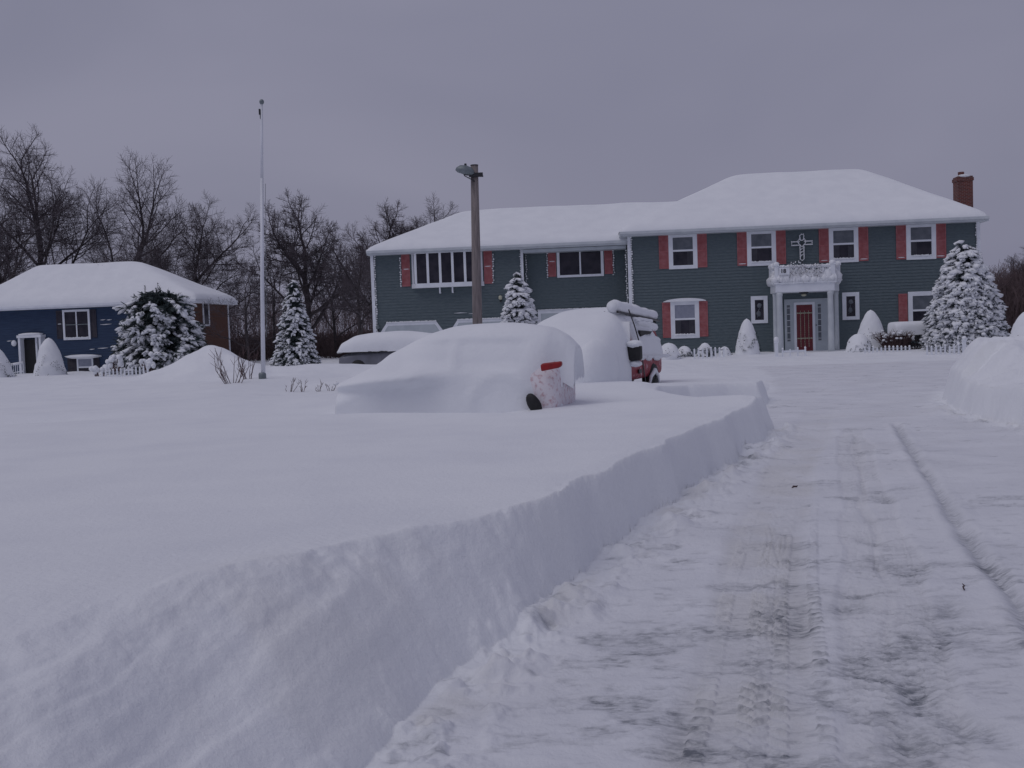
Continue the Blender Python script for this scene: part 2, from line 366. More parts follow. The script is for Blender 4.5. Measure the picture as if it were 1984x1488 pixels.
def grid_object(name, mask, material):
    n, m = GX.shape
    idx = (np.arange(n-1)[:,None]*m+np.arange(m-1)[None,:])
    q = np.stack([idx, idx+1, idx+m+1, idx+m], -1)[mask]
    used, inv = np.unique(q.ravel(), return_inverse=True)
    co = np.stack([GX,GY,GZ],-1).reshape(-1,3)[used].astype(np.float32)
    me = bpy.data.meshes.new(name); nf = len(q)
    me.vertices.add(len(co)); me.vertices.foreach_set('co', co.ravel())
    me.loops.add(nf*4); me.loops.foreach_set('vertex_index', inv.astype(np.int32).ravel())
    me.polygons.add(nf); me.polygons.foreach_set('loop_start', np.arange(0,nf*4,4,dtype=np.int32))
    me.polygons.foreach_set('loop_total', np.full(nf,4,np.int32)); me.polygons.foreach_set('use_smooth', np.ones(nf,bool))
    me.update(calc_edges=True); me.validate()
    for nm, arr in (('tan',GT),('dark',GD),('packed',sst(.02,-.40,GS))):
        a = me.attributes.new(nm,'FLOAT','POINT'); a.data.foreach_set('value', arr.ravel()[used].astype(np.float32))
    me.materials.append(material)
    o = bpy.data.objects.new(name, me); C.objects.link(o); return o
cs = (GS[:-1,:-1]+GS[1:,1:])/2 < 0.0
tag(grid_object('snow_ground', ~cs, M['field']), 'deep smooth untouched snow with cut banks along the driveway', kind='structure')
tag(grid_object('driveway', cs, M['road']), 'ploughed driveway of packed snow with tyre tracks and bare patches', kind='structure')

# ------------------------------------------------------------------ local frames
class Frame:
    def __init__(s, u, v, Y, rz, z0=0):
        p = PY(u, v, Y); s.o = Vector((p.x,p.y,z0)); s.rz = rz
        s.ex = Vector((math.cos(rz),math.sin(rz),0)); s.ey = Vector((-math.sin(rz),math.cos(rz),0))
    def p(s, u, v, yo=0):      # local (x,z) where the ray meets local plane y=yo
        d = ray(u,v); k = (yo-(CO-s.o).dot(s.ey))/d.dot(s.ey); q = CO+d*k-s.o
        return q.dot(s.ex), q.z
    def w(s, x, y, z): return s.o+s.ex*x+s.ey*y+Vector((0,0,z))

def hip_snow(x0, x1, y0, y1, ez, rise_run, th, seed, ridge=None, xl=None, xr=None, n=(90,56), power=6):
    """snow blanket on a hip roof: smooth minimum of the four slopes, rounded over the eaves"""
    X, Y = np.meshgrid(np.linspace(x0,x1,n[0]), np.linspace(y0,y1,n[1]))
    yr = (y1-y0)/2; rise = rise_run
    sl = [(Y-y0)/yr, (y1-Y)/yr, (X-x0)/xl if xl else np.full(X.shape,9.), (x1-X)/xr if xr else np.full(X.shape,9.)]
    k = 22
    t = -np.log(sum(np.exp(-k*q) for q in sl))/k
    d = np.minimum(np.minimum(X-x0, x1-X) if (xl and xr) else (X-x0 if xl else (x1-X if xr else 9)), np.minimum(Y-y0, y1-Y))
    e = np.clip(d/.34,0,1)
    Z = ez+np.clip(t,0,None)*rise+th*np.sqrt(1-(1-e)**2)+fbm(X*.35,Y*.35,seed,2)*.07*sst(0,1,d)+fbm(X*1.4,Y*1.4,seed+3,2)*.008
    mb = gridmesh(X, Y, Z)
    a, b = X.shape
    per = [j for j in range(b)]+[i*b+b-1 for i in range(1,a)]+[(a-1)*b+j for j in range(b-2,-1,-1)]+[i*b for i in range(a-2,0,-1)]
    o = len(mb.v)
    for i in per: mb.v.append((mb.v[i][0], mb.v[i][1], ez-.02))
    L_ = len(per)
    for i in range(L_): mb.f.append((per[(i+1)%L_], per[i], o+i, o+(i+1)%L_))
    return mb
def hip_deck(x0, x1, y0, y1, ez, rise, xl, xr, drop=.22):
    """fascia, soffit and roof deck"""
    ym = (y0+y1)/2; mb = MB()
    a = x0+xl if xl else x0; b = x1-xr if xr else x1
    vs = [(x0,y0,ez-drop),(x1,y0,ez-drop),(x1,y1,ez-drop),(x0,y1,ez-drop),(x0,y0,ez),(x1,y0,ez),(x1,y1,ez),(x0,y1,ez),(a,ym,ez+rise),(b,ym,ez+rise)]
    fs = [(0,3,2,1),(0,1,5,4),(1,2,6,5),(2,3,7,6),(3,0,4,7),(4,5,9,8),(6,7,8,9),(5,6,9),(7,4,8)]
    mb.add(vs, fs)
    mb.box((x0,y0-.09,ez-.13),(x1,y0-.003,ez-.005))     # gutter
    return mb
def lap_wall(x0, x1, yf, yb, z0, z1, course=.145, lap=.024):
    """wall with real overlapping shingle courses on the front, ends closed"""
    mb = MB(); n = max(1,int((z1-z0)/course)); h = (z1-z0)/n
    mb.box((x0,yf+.005,z0),(x1,yb,z1))
    for i in range(n):
        a = z0+i*h; b = a+h
        mb.add([(x0,yf-lap,a),(x1,yf-lap,a),(x1,yf+.002,b),(x0,yf+.002,b),(x0,yf+.004,a),(x1,yf+.004,a)], [(0,1,2,3),(0,4,5,1)])
        mb.add([(x0-lap,yf,a),(x0,yf+.006,b),(x0,yb,b),(x0-lap,yb,a)], [(0,1,2,3)])
        mb.add([(x1+lap,yf,a),(x1,yf+.006,b),(x1,yb,b),(x1+lap,yb,a)], [(3,2,1,0)])
    return mb
def snow_ridge(x0, x1, y, z, r, rng, hz=.6):
    mb = MB(); n = max(3,int((x1-x0)/(r*1.2)))
    for i in range(n):
        x = x0+(x1-x0)*(i+.5)/n
        mb.blob((x,y,z), ((x1-x0)/n*.8, r*rng.uniform(.8,1.1), r*hz*rng.uniform(.6,1.25)), rng, .2, 8, 5)
    return mb
rng = random.Random(5)
def window(par, yf, xc, zc, w, h, cas=.15, blind=None, sill=True, cap=False, mid=True, lower='glass', upper='glass', split=False):
    """casing ring + meeting rail as the window mesh; panes, snow sill and cap below it"""
    x0,x1,z0,z1 = xc-w/2,xc+w/2,zc-h/2,zc+h/2; p = .07
    f = MB()
    f.box((x0,yf-p,z0),(x0+cas,yf-.024,z1)); f.box((x1-cas,yf-p,z0),(x1,yf-.024,z1))
    f.box((x0+cas,yf-p-.002,z1-cas),(x1-cas,yf-.024,z1)); f.box((x0+cas,yf-p-.002,z0),(x1-cas,yf-.024,z0+cas*.85))
    zm = (z0+z1)/2+.02
    if mid: f.box((x0+cas,yf-p+.02,zm-.045),(x1-cas,yf-.024,zm+.045))
    if split: f.box((xc-.04,yf-p+.015,z0+cas*.85),(xc+.04,yf-.024,z1-cas))
    wn = f.build('window', M['white'], par, bevel=.008)
    g = MB().box((x0+cas-.01,yf-.04,z0+cas*.8),(x1-cas+.01,yf-.026,zm if mid else z1-cas+.01)); g.build('pane', M[lower], wn)
    if mid:
        g = MB().box((x0+cas-.01,yf-.04,zm),(x1-cas+.01,yf-.026,z1-cas+.01)); g.build('pane', M[upper], wn)
    if blind:
        MB().box((x0+cas,yf-.046,z1-cas-blind),(x1-cas,yf-.041,z1-cas)).build('blind', M['blind'], wn)
    if cas > .2 and mid:
        for sg in ((-1,1) if rng.random() < .6 else (rng.choice((-1,1)),)):
            cu_ = MB(); a_ = x0+cas+.02 if sg < 0 else x1-cas-.28
            pts_ = [(a_+i*.037, yf-.044-(i%2)*.008) for i in range(8)]
            cu_.add([(x_,y_,z0+cas) for x_,y_ in pts_]+[(x_,y_,zm-.06) for x_,y_ in pts_], [(i,i+1,i+9,i+8) for i in range(7)])
            cu_.build('curtain', M['curtain'], wn)
    if sill:
        q = snow_ridge(x0+cas, x1-cas, yf-p+.01, z0+cas*.85, .055, rng, 1.0); q.build('snow_sill', M['snow'], wn, True)
    if cap:
        q = MB(); n = 12
        pts = [(x0-.34+(w+.68)*i/n, z1-.02+.14*math.sin(math.pi*i/n)**.6) for i in range(n+1)]
        q.prism([(x1+.34,z1-.05),(x0-.34,z1-.05)]+pts, yf-.17, yf-.02); q.build('snow_cap', M['snow'], wn, bevel=.02)
    return wn
def shutter(par, yf, xc, zc, w, h, m='shutter', snow=True):
    s = MB(); x0,x1,z0,z1 = xc-w/2,xc+w/2,zc-h/2,zc+h/2
    s.box((x0,yf-.034,z0),(x1,yf-.023,z1))
    for a,b in ((x0,x0+.05),(x1-.05,x1)): s.box((a,yf-.055,z0),(b,yf-.036,z1))
    for a in (z0,zc-.04,z1-.08): s.box((x0+.05,yf-.053,a),(x1-.05,yf-.036,a+.08))
    n = 10
    for i in range(n):
        for a,b in ((z0+.08,zc-.04),(zc+.04,z1-.08)):
            z = a+(b-a)*(i+.5)/n; s.add([(x0+.05,yf-.036,z+.025),(x1-.05,yf-.036,z+.025),(x1-.05,yf-.052,z-.02),(x0+.05,yf-.052,z-.02)],[(0,3,2,1)])
    o = s.build('shutter', M[m], par)
    if snow and rng.random() < .75:
        MB().blob((xc+rng.uniform(-.04,.04), yf-.055, rng.choice((zc+.045,z0+.09))), (w*.38,.02,.02), rng).build('snow_ledge', M['snow'], o, True)
    return o
def lights(par, x, y, z0, z1, seed):
    """string of bulbs hung down an edge, each bulb caught in frozen snow"""
    r = random.Random(seed); mb = MB(); n = int((z1-z0)/.115)
    pts = [(x+r.uniform(-.012,.012), y, z0+(z1-z0)*i/n) for i in range(n+1)]
    mb.tube(pts, .008, 4)
    for p in pts: mb.blob((p[0]+r.uniform(-.03,.03),p[1],p[2]), (.046*r.uniform(.5,1.3),.035,.045*r.uniform(.5,1.2)), r, .2, 5, 4)
    return mb.build('string_lights', M['snow'], par, True)

# ------------------------------------------------------------------ main house (right) with garage wing
RZ = R(-5.0)
F = Frame(1560, 640, 50, RZ, 0)
hs = thing('house', 'long two-storey teal shingled house with red shutters, portico and snowy hip roof', 'house', F.o, RZ)
X0, ZT = F.p(1217,458)[0], (F.p(1217,458)[1]+F.p(1898,425)[1])/2
X1 = F.p(1897,500)[0]; ZT = ZT; ZB = .15; DEP = 9.6
lap_wall(X0, X1, 0, DEP, ZB, ZT).build('wall', M['siding'], hs)
YW, YG = 1.3, .7      # recessed wall plane / garage bay plane
xg0 = F.p(722,560,YG)[0]; xg1 = F.p(1013,520,YG)[0]
zg = F.p(860,478,YG)[1]; 
lap_wall(xg0, xg1, YG, 8.4, ZB, zg).build('wall', M['siding'], hs)
lap_wall(xg1+.003, X0-.003, YW, 8.2, ZB, zg-.003).build('wall', M['siding'], hs)
# corner boards and their strings of lights
def cboard(x, y, z0, z1, wd=.16):
    o = MB().box((x-wd/2,y-.05,z0),(x+wd/2,y-.024,z1)); o.box((x-wd/2-.0,y-.0245,z0),(x-wd/2+.02,y+.16,z1)); o.build('corner_board', M['white'], hs)
cboard(X0+.03,0,ZB,ZT-.01); cboard(X1-.03,0,ZB,ZT-.01); cboard(xg0+.03,YG,ZB,zg-.01); cboard(xg1-.03,YG,ZB,zg-.01,.13)
for (x,yy,zz,k) in ((X0+.14,-.07,ZT,1),(X0-.12,.3,ZT-.6,2),(X1-.13,-.07,ZT,3),(xg0+.16,YG-.07,zg,4),(xg1+.12,YW-.06,zg,5),(xg1-.10,YG-.07,zg-.2,6)):
    lights(hs, x, yy, 1.2, zz-.1, k)
# roofs
ex0, ez = F.p(1200,447,-.55); ex1 = F.p(1916,418,-.55)[0]; ez = (ez+F.p(1916,421,-.55)[1])/2
MH = (DEP+.5-(-.55))/2; yr = -.55+MH
rl, rzz = F.p(1425,336,yr); rr, rz2 = F.p(1665,321,yr); rise = (rzz+rz2)/2-ez-.19
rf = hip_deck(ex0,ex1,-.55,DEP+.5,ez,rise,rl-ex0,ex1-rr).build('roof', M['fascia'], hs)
hip_snow(ex0-.03,ex1+.03,-.58,DEP+.53,ez+.004,rise,.20,11,xl=rl-ex0,xr=ex1-rr).build('snow_cover', M['snow'], rf, True)
wx0, wz = F.p(710,488,YG-.5); wz = (wz+F.p(1010,472,YG-.5)[1])/2; wx1 = X0+4.5
wy1 = 8.9; wyr = (YG-.5+wy1)/2; pl, pz = F.p(897,404,wyr); wr = (pz+F.p(1250,391,wyr)[1])/2-wz-.18
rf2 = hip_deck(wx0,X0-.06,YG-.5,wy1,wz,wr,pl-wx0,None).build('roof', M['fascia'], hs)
hip_snow(wx0-.03,wx1,YG-.53,wy1+.03,wz+.004,wr,.18,12,xl=pl-wx0,n=(100,50)).build('snow_cover', M['snow'], rf2, True)
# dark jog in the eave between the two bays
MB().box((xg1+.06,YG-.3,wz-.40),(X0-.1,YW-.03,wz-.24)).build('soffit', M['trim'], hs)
# windows of the main block
UW = [(1323,487),(1475,480),(1634,473),(1784,467)]
zu = sum(F.p(u,v)[1] for u,v in UW)/4
for i,(u,v) in enumerate(UW):
    x = F.p(u,v)[0]
    window(hs, 0, x, zu, 1.38, 1.74, .21, upper='glass2', blind=None, sill=i>0)
    shutter(hs, 0, x-.925, zu, .46, 1.66); shutter(hs, 0, x+.925, zu, .46, 1.66)
x, z = F.p(1327,619); xl2, zl2 = F.p(1788,602); zlw = z
window(hs, 0, x, zlw, 1.38, 1.84, .21, upper='blind', cap=True); shutter(hs,0,x-.88,zlw,.41,1.72,snow=False); shutter(hs,0,x+.90,zlw,.41,1.72,snow=False)
window(hs, 0, xl2, zlw+.02, 1.38, 1.84, .21, upper='glass2'); shutter(hs,0,xl2-.93,zlw,.41,1.72,snow=False)
for u,v in ((1471,600),(1648,593)):
    x, z = F.p(u,v); wn = window(hs, 0, x, z, .80, 1.32, .19, mid=False, sill=False)
    q = MB(); q.tube([(x-.1,-.05,z-.38),(x-.06,-.05,z-.1),(x,-.05,z+.05)],.02,5); q.blob((x,-.05,z+.2),(.13,.02,.12),rng); q.blob((x-.03,-.05,z-.2),(.12,.02,.14),rng); q.build('ornament', M['glass2'], wn, True)
# wing windows
BAYX0, bz0 = F.p(797,560,YG-.35); BAYX1, _ = F.p(936,552,YG-.35); bz1 = F.p(860,485,YG-.35)[1]; bz0 = (bz0+_)/2
bay = MB(); yb = YG-.38
xs0,xs1 = BAYX0,BAYX1
pts = [(xs0,YG-.03),(xs0+.30,yb),(xs1-.30,yb),(xs1,YG-.03)]
def slab(mb, pts, z0, z1, out=0):
    cx = sum(p[0] for p in pts)/len(pts)
    P_ = [(p[0]+(out if p[0]>cx else -out), p[1]-(out if p[1]<YG-.1 else 0)) for p in pts]; n = len(P_)
    mb.add([(a,b,z0) for a,b in P_]+[(a,b,z1) for a,b in P_], [tuple(range(n)),tuple(range(2*n-1,n-1,-1))]+[(i,i+n,(i+1)%n+n,(i+1)%n) for i in range(n)])
slab(bay, pts, bz0, bz0+.22, .03); slab(bay, pts, bz1-.12, bz1, .03)
nb = 5; wseg = (xs1-xs0-.5)/nb
for i in range(nb+1):
    x = xs0+.25+wseg*i; bay.box((x-.062,yb-.01,bz0+.22),(x+.062,yb+.05,bz1-.12))
for x in (xs0+.02, xs1-.14): bay.box((x,YG-.12,bz0+.22),(x+.12,YG-.03,bz1-.12))
bo = bay.build('bay_window', M['white'], hs, bevel=.006)
for i in range(nb):
    x = xs0+.25+wseg*i; MB().box((x+.055,yb+.02,bz0+.22),(x+wseg-.055,yb+.03,bz1-.12)).build('pane', M['glass'], bo)
for sx,ax in ((xs0+.10,xs0+.30),(xs1-.10,xs1-.30)):
    MB().add([(sx,YG-.10,bz0+.2),(ax,yb+.03,bz0+.2),(ax,yb+.03,bz1-.1),(sx,YG-.10,bz1-.1)],[(0,1,2,3)]).build('pane', M['glass2'], bo)
q = MB(); n = 14
for i in range(n): q.blob((xs0+.3+(xs1-xs0-.6)*i/(n-1),yb+.1,bz1+.02),(.22,.2,.05+.08*math.sin(math.pi*i/(n-1))),rng)
q.build('snow_cover', M['snow'], bo, True)
for k in (-.32,.32):
    x = F.p(864,560,YG-.35)[0]+k; MB().box((x-.035,YG-.3,bz0-.30),(x+.035,YG-.2,bz0-.001)).box((x-.03,YG-.2,bz0-.30),(x+.03,YG-.024,bz0-.24)).build('bracket', M['white'], bo)
zs = (bz0+bz1)/2+.03
shutter(hs,YG,xs0-.30,zs,.42,1.65); shutter(hs,YG,xs1+.25,zs-.02,.42,1.65)
x, z = F.p(1124,506,YW); window(hs, YW, x, z, 2.35, 1.58, .14, mid=False, split=True, sill=False)
shutter(hs,YW,x-1.42,z,.40,1.45); shutter(hs,YW,x+1.42,z+.03,.40,1.45)
for k,dz in ((-1.20,-.0),(1.68,0)): lights(hs, x+k*1.0-(.46 if k<0 else 0), YW-.07, z-.75, z+.7, 20+int(k))
lights(hs, xs0-.56, YG-.07, zs-.8, zs+.6, 31); lights(hs, xs1+.50, YG-.07, zs-.8, zs+.6, 32)
# garage doors with clipped upper corners
for (u0,u1,vt) in ((735,860,626),(872,1005,620)):
    a, zt = F.p(u0,vt,YG); b = F.p(u1,vt,YG)[0]; c = .55
    oc = [(a,.2),(b,.2),(b,zt-c),(b-c*.7,zt),(a+c*.7,zt),(a,zt-c)]
    fr = MB().prism(oc, YG-.05, YG-.024).build('garage_door', M['white'], hs)
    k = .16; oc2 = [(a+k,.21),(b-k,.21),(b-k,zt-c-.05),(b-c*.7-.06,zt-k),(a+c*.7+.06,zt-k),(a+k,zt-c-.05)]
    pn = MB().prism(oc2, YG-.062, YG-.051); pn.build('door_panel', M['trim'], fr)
    q = MB()
    for j in range(3): q.box((a+k+.05,YG-.066,.55+.5*j),(b-k-.05,YG-.0625,.58+.5*j))
    q.build('panel_rail', M['white'], fr)
    snow_ridge(a+c*.7,b-c*.7,YG-.05,zt,.05,rng,.9).build('snow_ledge', M['snow'], fr, True)
a = F.p(1042,600,YW)[0]; b, zt = F.p(1178,596,YW)
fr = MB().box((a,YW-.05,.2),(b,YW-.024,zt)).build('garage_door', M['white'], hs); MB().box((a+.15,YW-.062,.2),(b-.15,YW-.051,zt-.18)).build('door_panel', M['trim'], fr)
snow_ridge(a,b,YW-.06,zt,.06,rng).build('snow_ledge', M['snow'], fr, True)
# wall lamps
for u,v,yy,m_ in ((970,577,YG,'lampg'),(733,634,YG,'grey')):
    x,z = F.p(u,v,yy); l_ = MB().box((x-.04,yy-.06,z-.22),(x+.04,yy-.024,z-.1)); l_.tube([(x,yy-.06,z-.16),(x,yy-.14,z-.14),(x,yy-.14,z-.08)],.015,6)
    lo = l_.build('wall_lamp', M['blackp'], hs); MB().lathe([(.05,-.1),(.09,-.05),(.10,.04),(.06,.1),(.01,.12)],10,(x,yy-.14,z)).build('globe', M[m_], lo, True)
# snow streaks caught on the shingles
for (u0,u1,v) in ((880,905,607),(908,935,608)):
    a,z = F.p(u0,v,YG); b = F.p(u1,v,YG)[0]; MB().tube([(a,YG-.025,z),((a+b)/2,YG-.03,z+.01),(b,YG-.025,z)],[.006,.022,.006],5).build('snow_ledge', M['snow'], hs, True)
# chimney
cy = 6.6; cxa, cz0 = F.p(1856,392,cy); cxb, cz1 = F.p(1885,340,cy)
ch = MB().box((cxa,cy,cz0-1.6),(cxb,cy+.75,cz1)); ch.box((cxa-.04,cy-.04,cz1-.26),(cxb+.04,cy+.79,cz1-.08)); cho = ch.build('chimney', M['brick'], rf, bevel=.01)
MB().lathe([(.16,0),(.17,.25),(.14,.26),(.13,.02)],10,((cxa+cxb)/2-.1,cy+.35,cz1)).build('flue', M['brick'], cho)
q = MB(); q.blob(((cxa+cxb)/2,cy+.3,cz1),(.42,.4,.12),rng); q.build('snow_cap', M['snow'], cho, True)
# portico with canted corners
PO = 1.75
pa, _ = F.p(1497,600,0); pb, _ = F.p(1616,600,0)
fa = F.p(1508,600,-PO)[0]; fb = F.p(1612,600,-PO)[0]
zpt = F.p(1560,549,-PO)[1]; zpb = F.p(1560,565,-PO)[1]
oct_ = [(pa-.1,-.03),(pa-.1,-.7),(fa-.12,-PO-.1),(fb+.12,-PO-.1),(pb+.1,-.7),(pb+.1,-.03)]
def hslab(pts, z0, z1, out=0):
    cx = sum(p[0] for p in pts)/len(pts); mb = MB(); n = len(pts)
    P_ = [(p[0]+(out if p[0]>cx else -out), p[1]-(out if p[1]<-.1 else 0)) for p in pts]
    return mb.add([(a,b,z0) for a,b in P_]+[(a,b,z1) for a,b in P_], [tuple(range(n-1,-1,-1)),tuple(range(n,2*n))]+[((i+1)%n,(i+1)%n+n,i+n,i) for i in range(n)])
pc = hslab(oct_, zpb, zpt); pc2 = hslab(oct_, zpt+.002, zpt+.06, .07); pc.v_off = 0
pc.add(pc2.v, pc2.f)
po = pc.build('portico', M['white'], hs, bevel=.01)
for (x,y,r) in ((fa+.06,-PO,.15),(fb-.06,-PO,.15),(pa+.02,-.60,.11),(pb-.02,-.60,.11)):
    MB().lathe([(r*1.0,ZB),(r,ZB+.6),(r*.9,zpb-.2),(r*1.0,zpb-.14),(r*1.08,zpb-.002)],16,(x,y,0)).build('column', M['fascia'], po, True)
# porch ceiling light
x, z = F.p(1559,571,-1.2); pl_ = MB().lathe([(.22,-.005),(.24,-.05),(.1,-.08),(.02,-.09)],14,(x,-1.0,zpb)).build('porch_light', M['blackp'], po, True)
MB().blob((x,-1.0,zpb-.13),(.13,.13,.07),rng,0).build('globe', M['lampg'], pl_, True)
# balustrade: posts, rails, spindles, snow
zr0 = zpt+.06; zr1 = F.p(1560,514,-PO)[1]
posts = [(pa-.06,-.12),(pa-.06,-.7),(fa-.06,-PO-.03),(fb+.06,-PO-.03),(pb+.06,-.7),(pb+.06,-.12)]
for (x,y) in posts:
    o = MB().box((x-.09,y-.09,zr0),(x+.09,y+.09,zr1)); o.box((x-.12,y-.12,zr1+.001),(x+.12,y+.12,zr1+.06)); oo = o.build('post', M['white'], po)
    MB().blob((x,y,zr1+.08),(.15,.15,.13),rng,.2).build('snow_cap', M['snow'], oo, True)
for (p0,p1) in zip(posts[:-1],posts[1:]):
    d = Vector((p1[0]-p0[0],p1[1]-p0[1],0)); n = int(d.length/.11); o = MB()
    for zz,t in ((zr0+.12,.03),(zr1-.10,.035)): o.tube([(p0[0],p0[1],zz),(p1[0],p1[1],zz)], t, 4)
    for i in range(1,n): x = p0[0]+d.x*i/n; y = p0[1]+d.y*i/n; o.tube([(x,y,zr0+.1),(x,y,zr1-.1)], .017, 4)
    oo = o.build('railing', M['white'], po)
    q = MB()
    for i in range(n+1):
        x = p0[0]+d.x*i/n; y = p0[1]+d.y*i/n
        q.blob((x,y,zr1-.04),(.09,.08,.055+.05*rng.random()),rng,.3,7,4)
        q.blob((x,y,zr0+.12+rng.random()*.12),(.13,.12,.22+.10*rng.random()),rng,.3,7,4)
        if rng.random() < .8: q.blob((x,y-.02,zr0+.38+rng.random()*.2),(.09,.06,.11),rng,.3,6,4)
    q.build('snow_cover', M['snow'], oo, True)
q = MB(); rr_ = random.Random(8)
for i in range(110):
    yy_ = rr_.uniform(-PO+.06,-.2); q.blob((rr_.uniform(max(pa,fa-.1 if yy_ < -1 else pa),min(pb,fb+.1 if yy_ < -1 else pb)), yy_, zr0+.18),(.26,.24,.42*rr_.uniform(.6,1.1)),rr_)
q.build('snow_cover', M['snow'], po, True)
q = MB()      # snow lip spilling over the cornice
for (p0,p1) in zip(oct_[:-1],oct_[1:]):
    d = Vector((p1[0]-p0[0],p1[1]-p0[1],0)); n = max(2,int(d.length/.12))
    for i in range(n): q.blob((p0[0]+d.x*i/n+rr_.uniform(-.03,.03), p0[1]+d.y*i/n+rr_.uniform(-.02,.06), zr0+.10+.10*rr_.random()),(.13*rr_.uniform(.7,1.3),.12,.17*rr_.uniform(.6,1.5)),rr_,.35)
q.build('snow_lip', M['snow'], po, True)
# tangle of lights and greenery wound on the balcony front
q = MB(); q2 = MB()
xa = F.p(1530,520,-PO-.1)[0]; xb = F.p(1592,520,-PO-.1)[0]; zt_ = F.p(1560,508,-PO-.1)[1]
for i in range(300):
    t = rr_.random(); x = xa+(xb-xa)*t; top = zt_+.05*math.sin(t*9)-(.16*t if t > .3 else 0)
    z = rr_.uniform(zr0+.12, top); a = rr_.uniform(0,3.14); l = rr_.uniform(.03,.07)
    q.tube([(x,-PO-.14,z),(x+l*math.cos(a),-PO-.16,z+l*math.sin(a))],.007,3)
    if i % 2: q2.blob((x+.02,-PO-.17,z+.02),(.028,.02,.024),rr_,.2,5,4)
g_ = q.build('garland', M['twig'], po); q2.build('string_lights', M['snow'], g_, True)
# house number, partly buried in snow
cu = bpy.data.curves.new('n','FONT'); cu.body = '18'; cu.size = .26; cu.extrude = .008; cu.offset = .006
to = bpy.data.objects.new('n', cu); C.objects.link(to); bpy.context.view_layer.update()
me = bpy.data.meshes.new_from_object(to.evaluated_get(bpy.context.evaluated_depsgraph_get())); bpy.data.objects.remove(to)
me.materials.clear(); me.materials.append(M['blackp']); nx, nz_ = F.p(1512,529,-PO-.2)
no_ = bpy.data.objects.new('house_number', me); C.objects.link(no_); no_.parent = po; no_.location = (nx,-PO-.22,nz_); no_.rotation_euler = (R(90),0,0)
MB().box((nx-.05,-PO-.21,nz_-.08),(nx+.42,-PO-.19,nz_+.24)).build('number_board', M['white'], po)
# entrance: surround, sidelights, red door with light strings
da, dz = F.p(1542,591,0); db, _ = F.p(1573,591,0); 
sa, _ = F.p(1519,583,0); sb, _ = F.p(1604,583,0); szt = F.p(1560,579,0)[1]
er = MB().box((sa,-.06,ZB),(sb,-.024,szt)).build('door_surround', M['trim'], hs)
for (ua,ub) in ((1524,1530),(1584,1590)):
    a = F.p(ua,600,0)[0]; b = F.p(ub,600,0)[0]; sd_ = MB().box((a,-.066,.75),(b,-.0605,szt-.28)); sdo = sd_.build('sidelight', M['glass2'], er)
    q = MB()
    for j in range(6): q.box((a,-.072,.85+j*.3),(b,-.0665,.87+j*.3))
    q.build('muntin', M['white'], sdo)
for a,b,c,d in ((da-.12,da,ZB,dz+.12),(db,db+.12,ZB,dz+.12),(da,db,dz,dz+.12)): MB().box((a,-.09,c),(b,-.0605,d)).build('door_casing', M['white'], er)
dr = MB().box((da+.001,-.075,ZB),(db-.001,-.0605,dz-.001)).build('door', M['door'], hs)
q = MB()
for i in range(3):
    x = da+(db-da)*(i+1)/4
    q.tube([(x,-.085,ZB+.3),(x,-.085,dz-.28)],.010,4)
    for j in range(16): q.blob((x+rr_.uniform(-.01,.01),-.09,.5+j*.11),(.016,.012,.02),rr_,.1,5,4)
for z in (dz-.40, dz-1.62):
    q.tube([(da+.03,-.085,z),(db-.03,-.085,z)],.018,4)
    for j in range(8): q.blob((da+.06+(db-da-.12)*j/7,-.095,z),(.05,.02,.03),rr_,.2,5,4)
q.build('string_lights', M['lampg'], dr, True)
MB().blob((db+.17,-.10,dz-1.0),(.03,.03,.03),rr_,0).build('door_knob', M['blackp'], dr, True)
# cross of lights on a post above the portico
cx_, cz_ = F.p(1554,470,-.25); q = MB()
def loopt(pts, r=.022): 
    pts = [(cx_+a,-.20,cz_+b) for a,b in pts]; q.tube(pts, r, 5)
    for i in range(len(pts)-1):
        p, k = Vector(pts[i]), Vector(pts[i+1]); n = max(1,int((k-p).length/.07))
        for j in range(n): q.blob(p.lerp(k,j/n)+Vector((0,0,.01)),(.03*rr_.uniform(.6,1.2),.028,.033),rr_,.25,5,4)
loopt([(-.12,.05),(-.48,.05),(-.48,-.12),(-.12,-.12)]); loopt([(.12,.06),(.48,.06),(.48,-.10),(.12,-.10)])
loopt([(-.07,.12),(-.10,.33),(-.02,.40),(.08,.40),(.10,.31),(.07,.12)]); loopt([(-.09,-.16),(-.09,-.78),(.0,-.86),(.09,-.78),(.09,-.16)])
loopt([(0,.10),(-.12,.17),(-.20,.07),(-.14,-.06),(0,-.20),(.14,-.06),(.20,.07),(.12,.17),(0,.10)])
for a in (-.35,-.5,-.65): loopt([(-.08,a),(.06,a+.10)],.015)
cro = q.build('cross', M['snow'], hs, True)
MB().tube([(cx_,-.19,cz_-1.1),(cx_,-.19,cz_+.1)],.02,6).build('post', M['blackp'], cro)

# ------------------------------------------------------------------ blue house on the left
RB = R(-8); B = Frame(100, 640, 62, RB, 0)
bh = thing('house', 'low dark blue clapboard house with brown side wall and snowy hip roof', 'house', B.o, RB)
bx1, bz = B.p(372,588); bx0 = B.p(-58,600)[0]; bz = B.p(150,596)[1]; BD = 5.0
lap_wall(bx0, bx1, 0, BD, .1, bz, .16, .02).build('wall', M['siding2'], bh)
MB().box((bx1+.024,.02,.1),(bx1+.05,BD,bz-.003)).build('side_wall', M['brown'], bh)
MB().box((bx1+.02,BD-.12,.1),(bx1+.09,BD+.03,bz-.004)).build('corner_board', M['white'], bh)
e0 = bx0-.5; yb0, yb1 = -.5, BD+.5; e1 = bx1+.5; bez = bz+.20
byr = (yb0+yb1)/2; ra, z1_ = B.p(75,512,byr); rb, z2_ = B.p(262,506,byr); bri = (z1_+z2_)/2-bez-.21
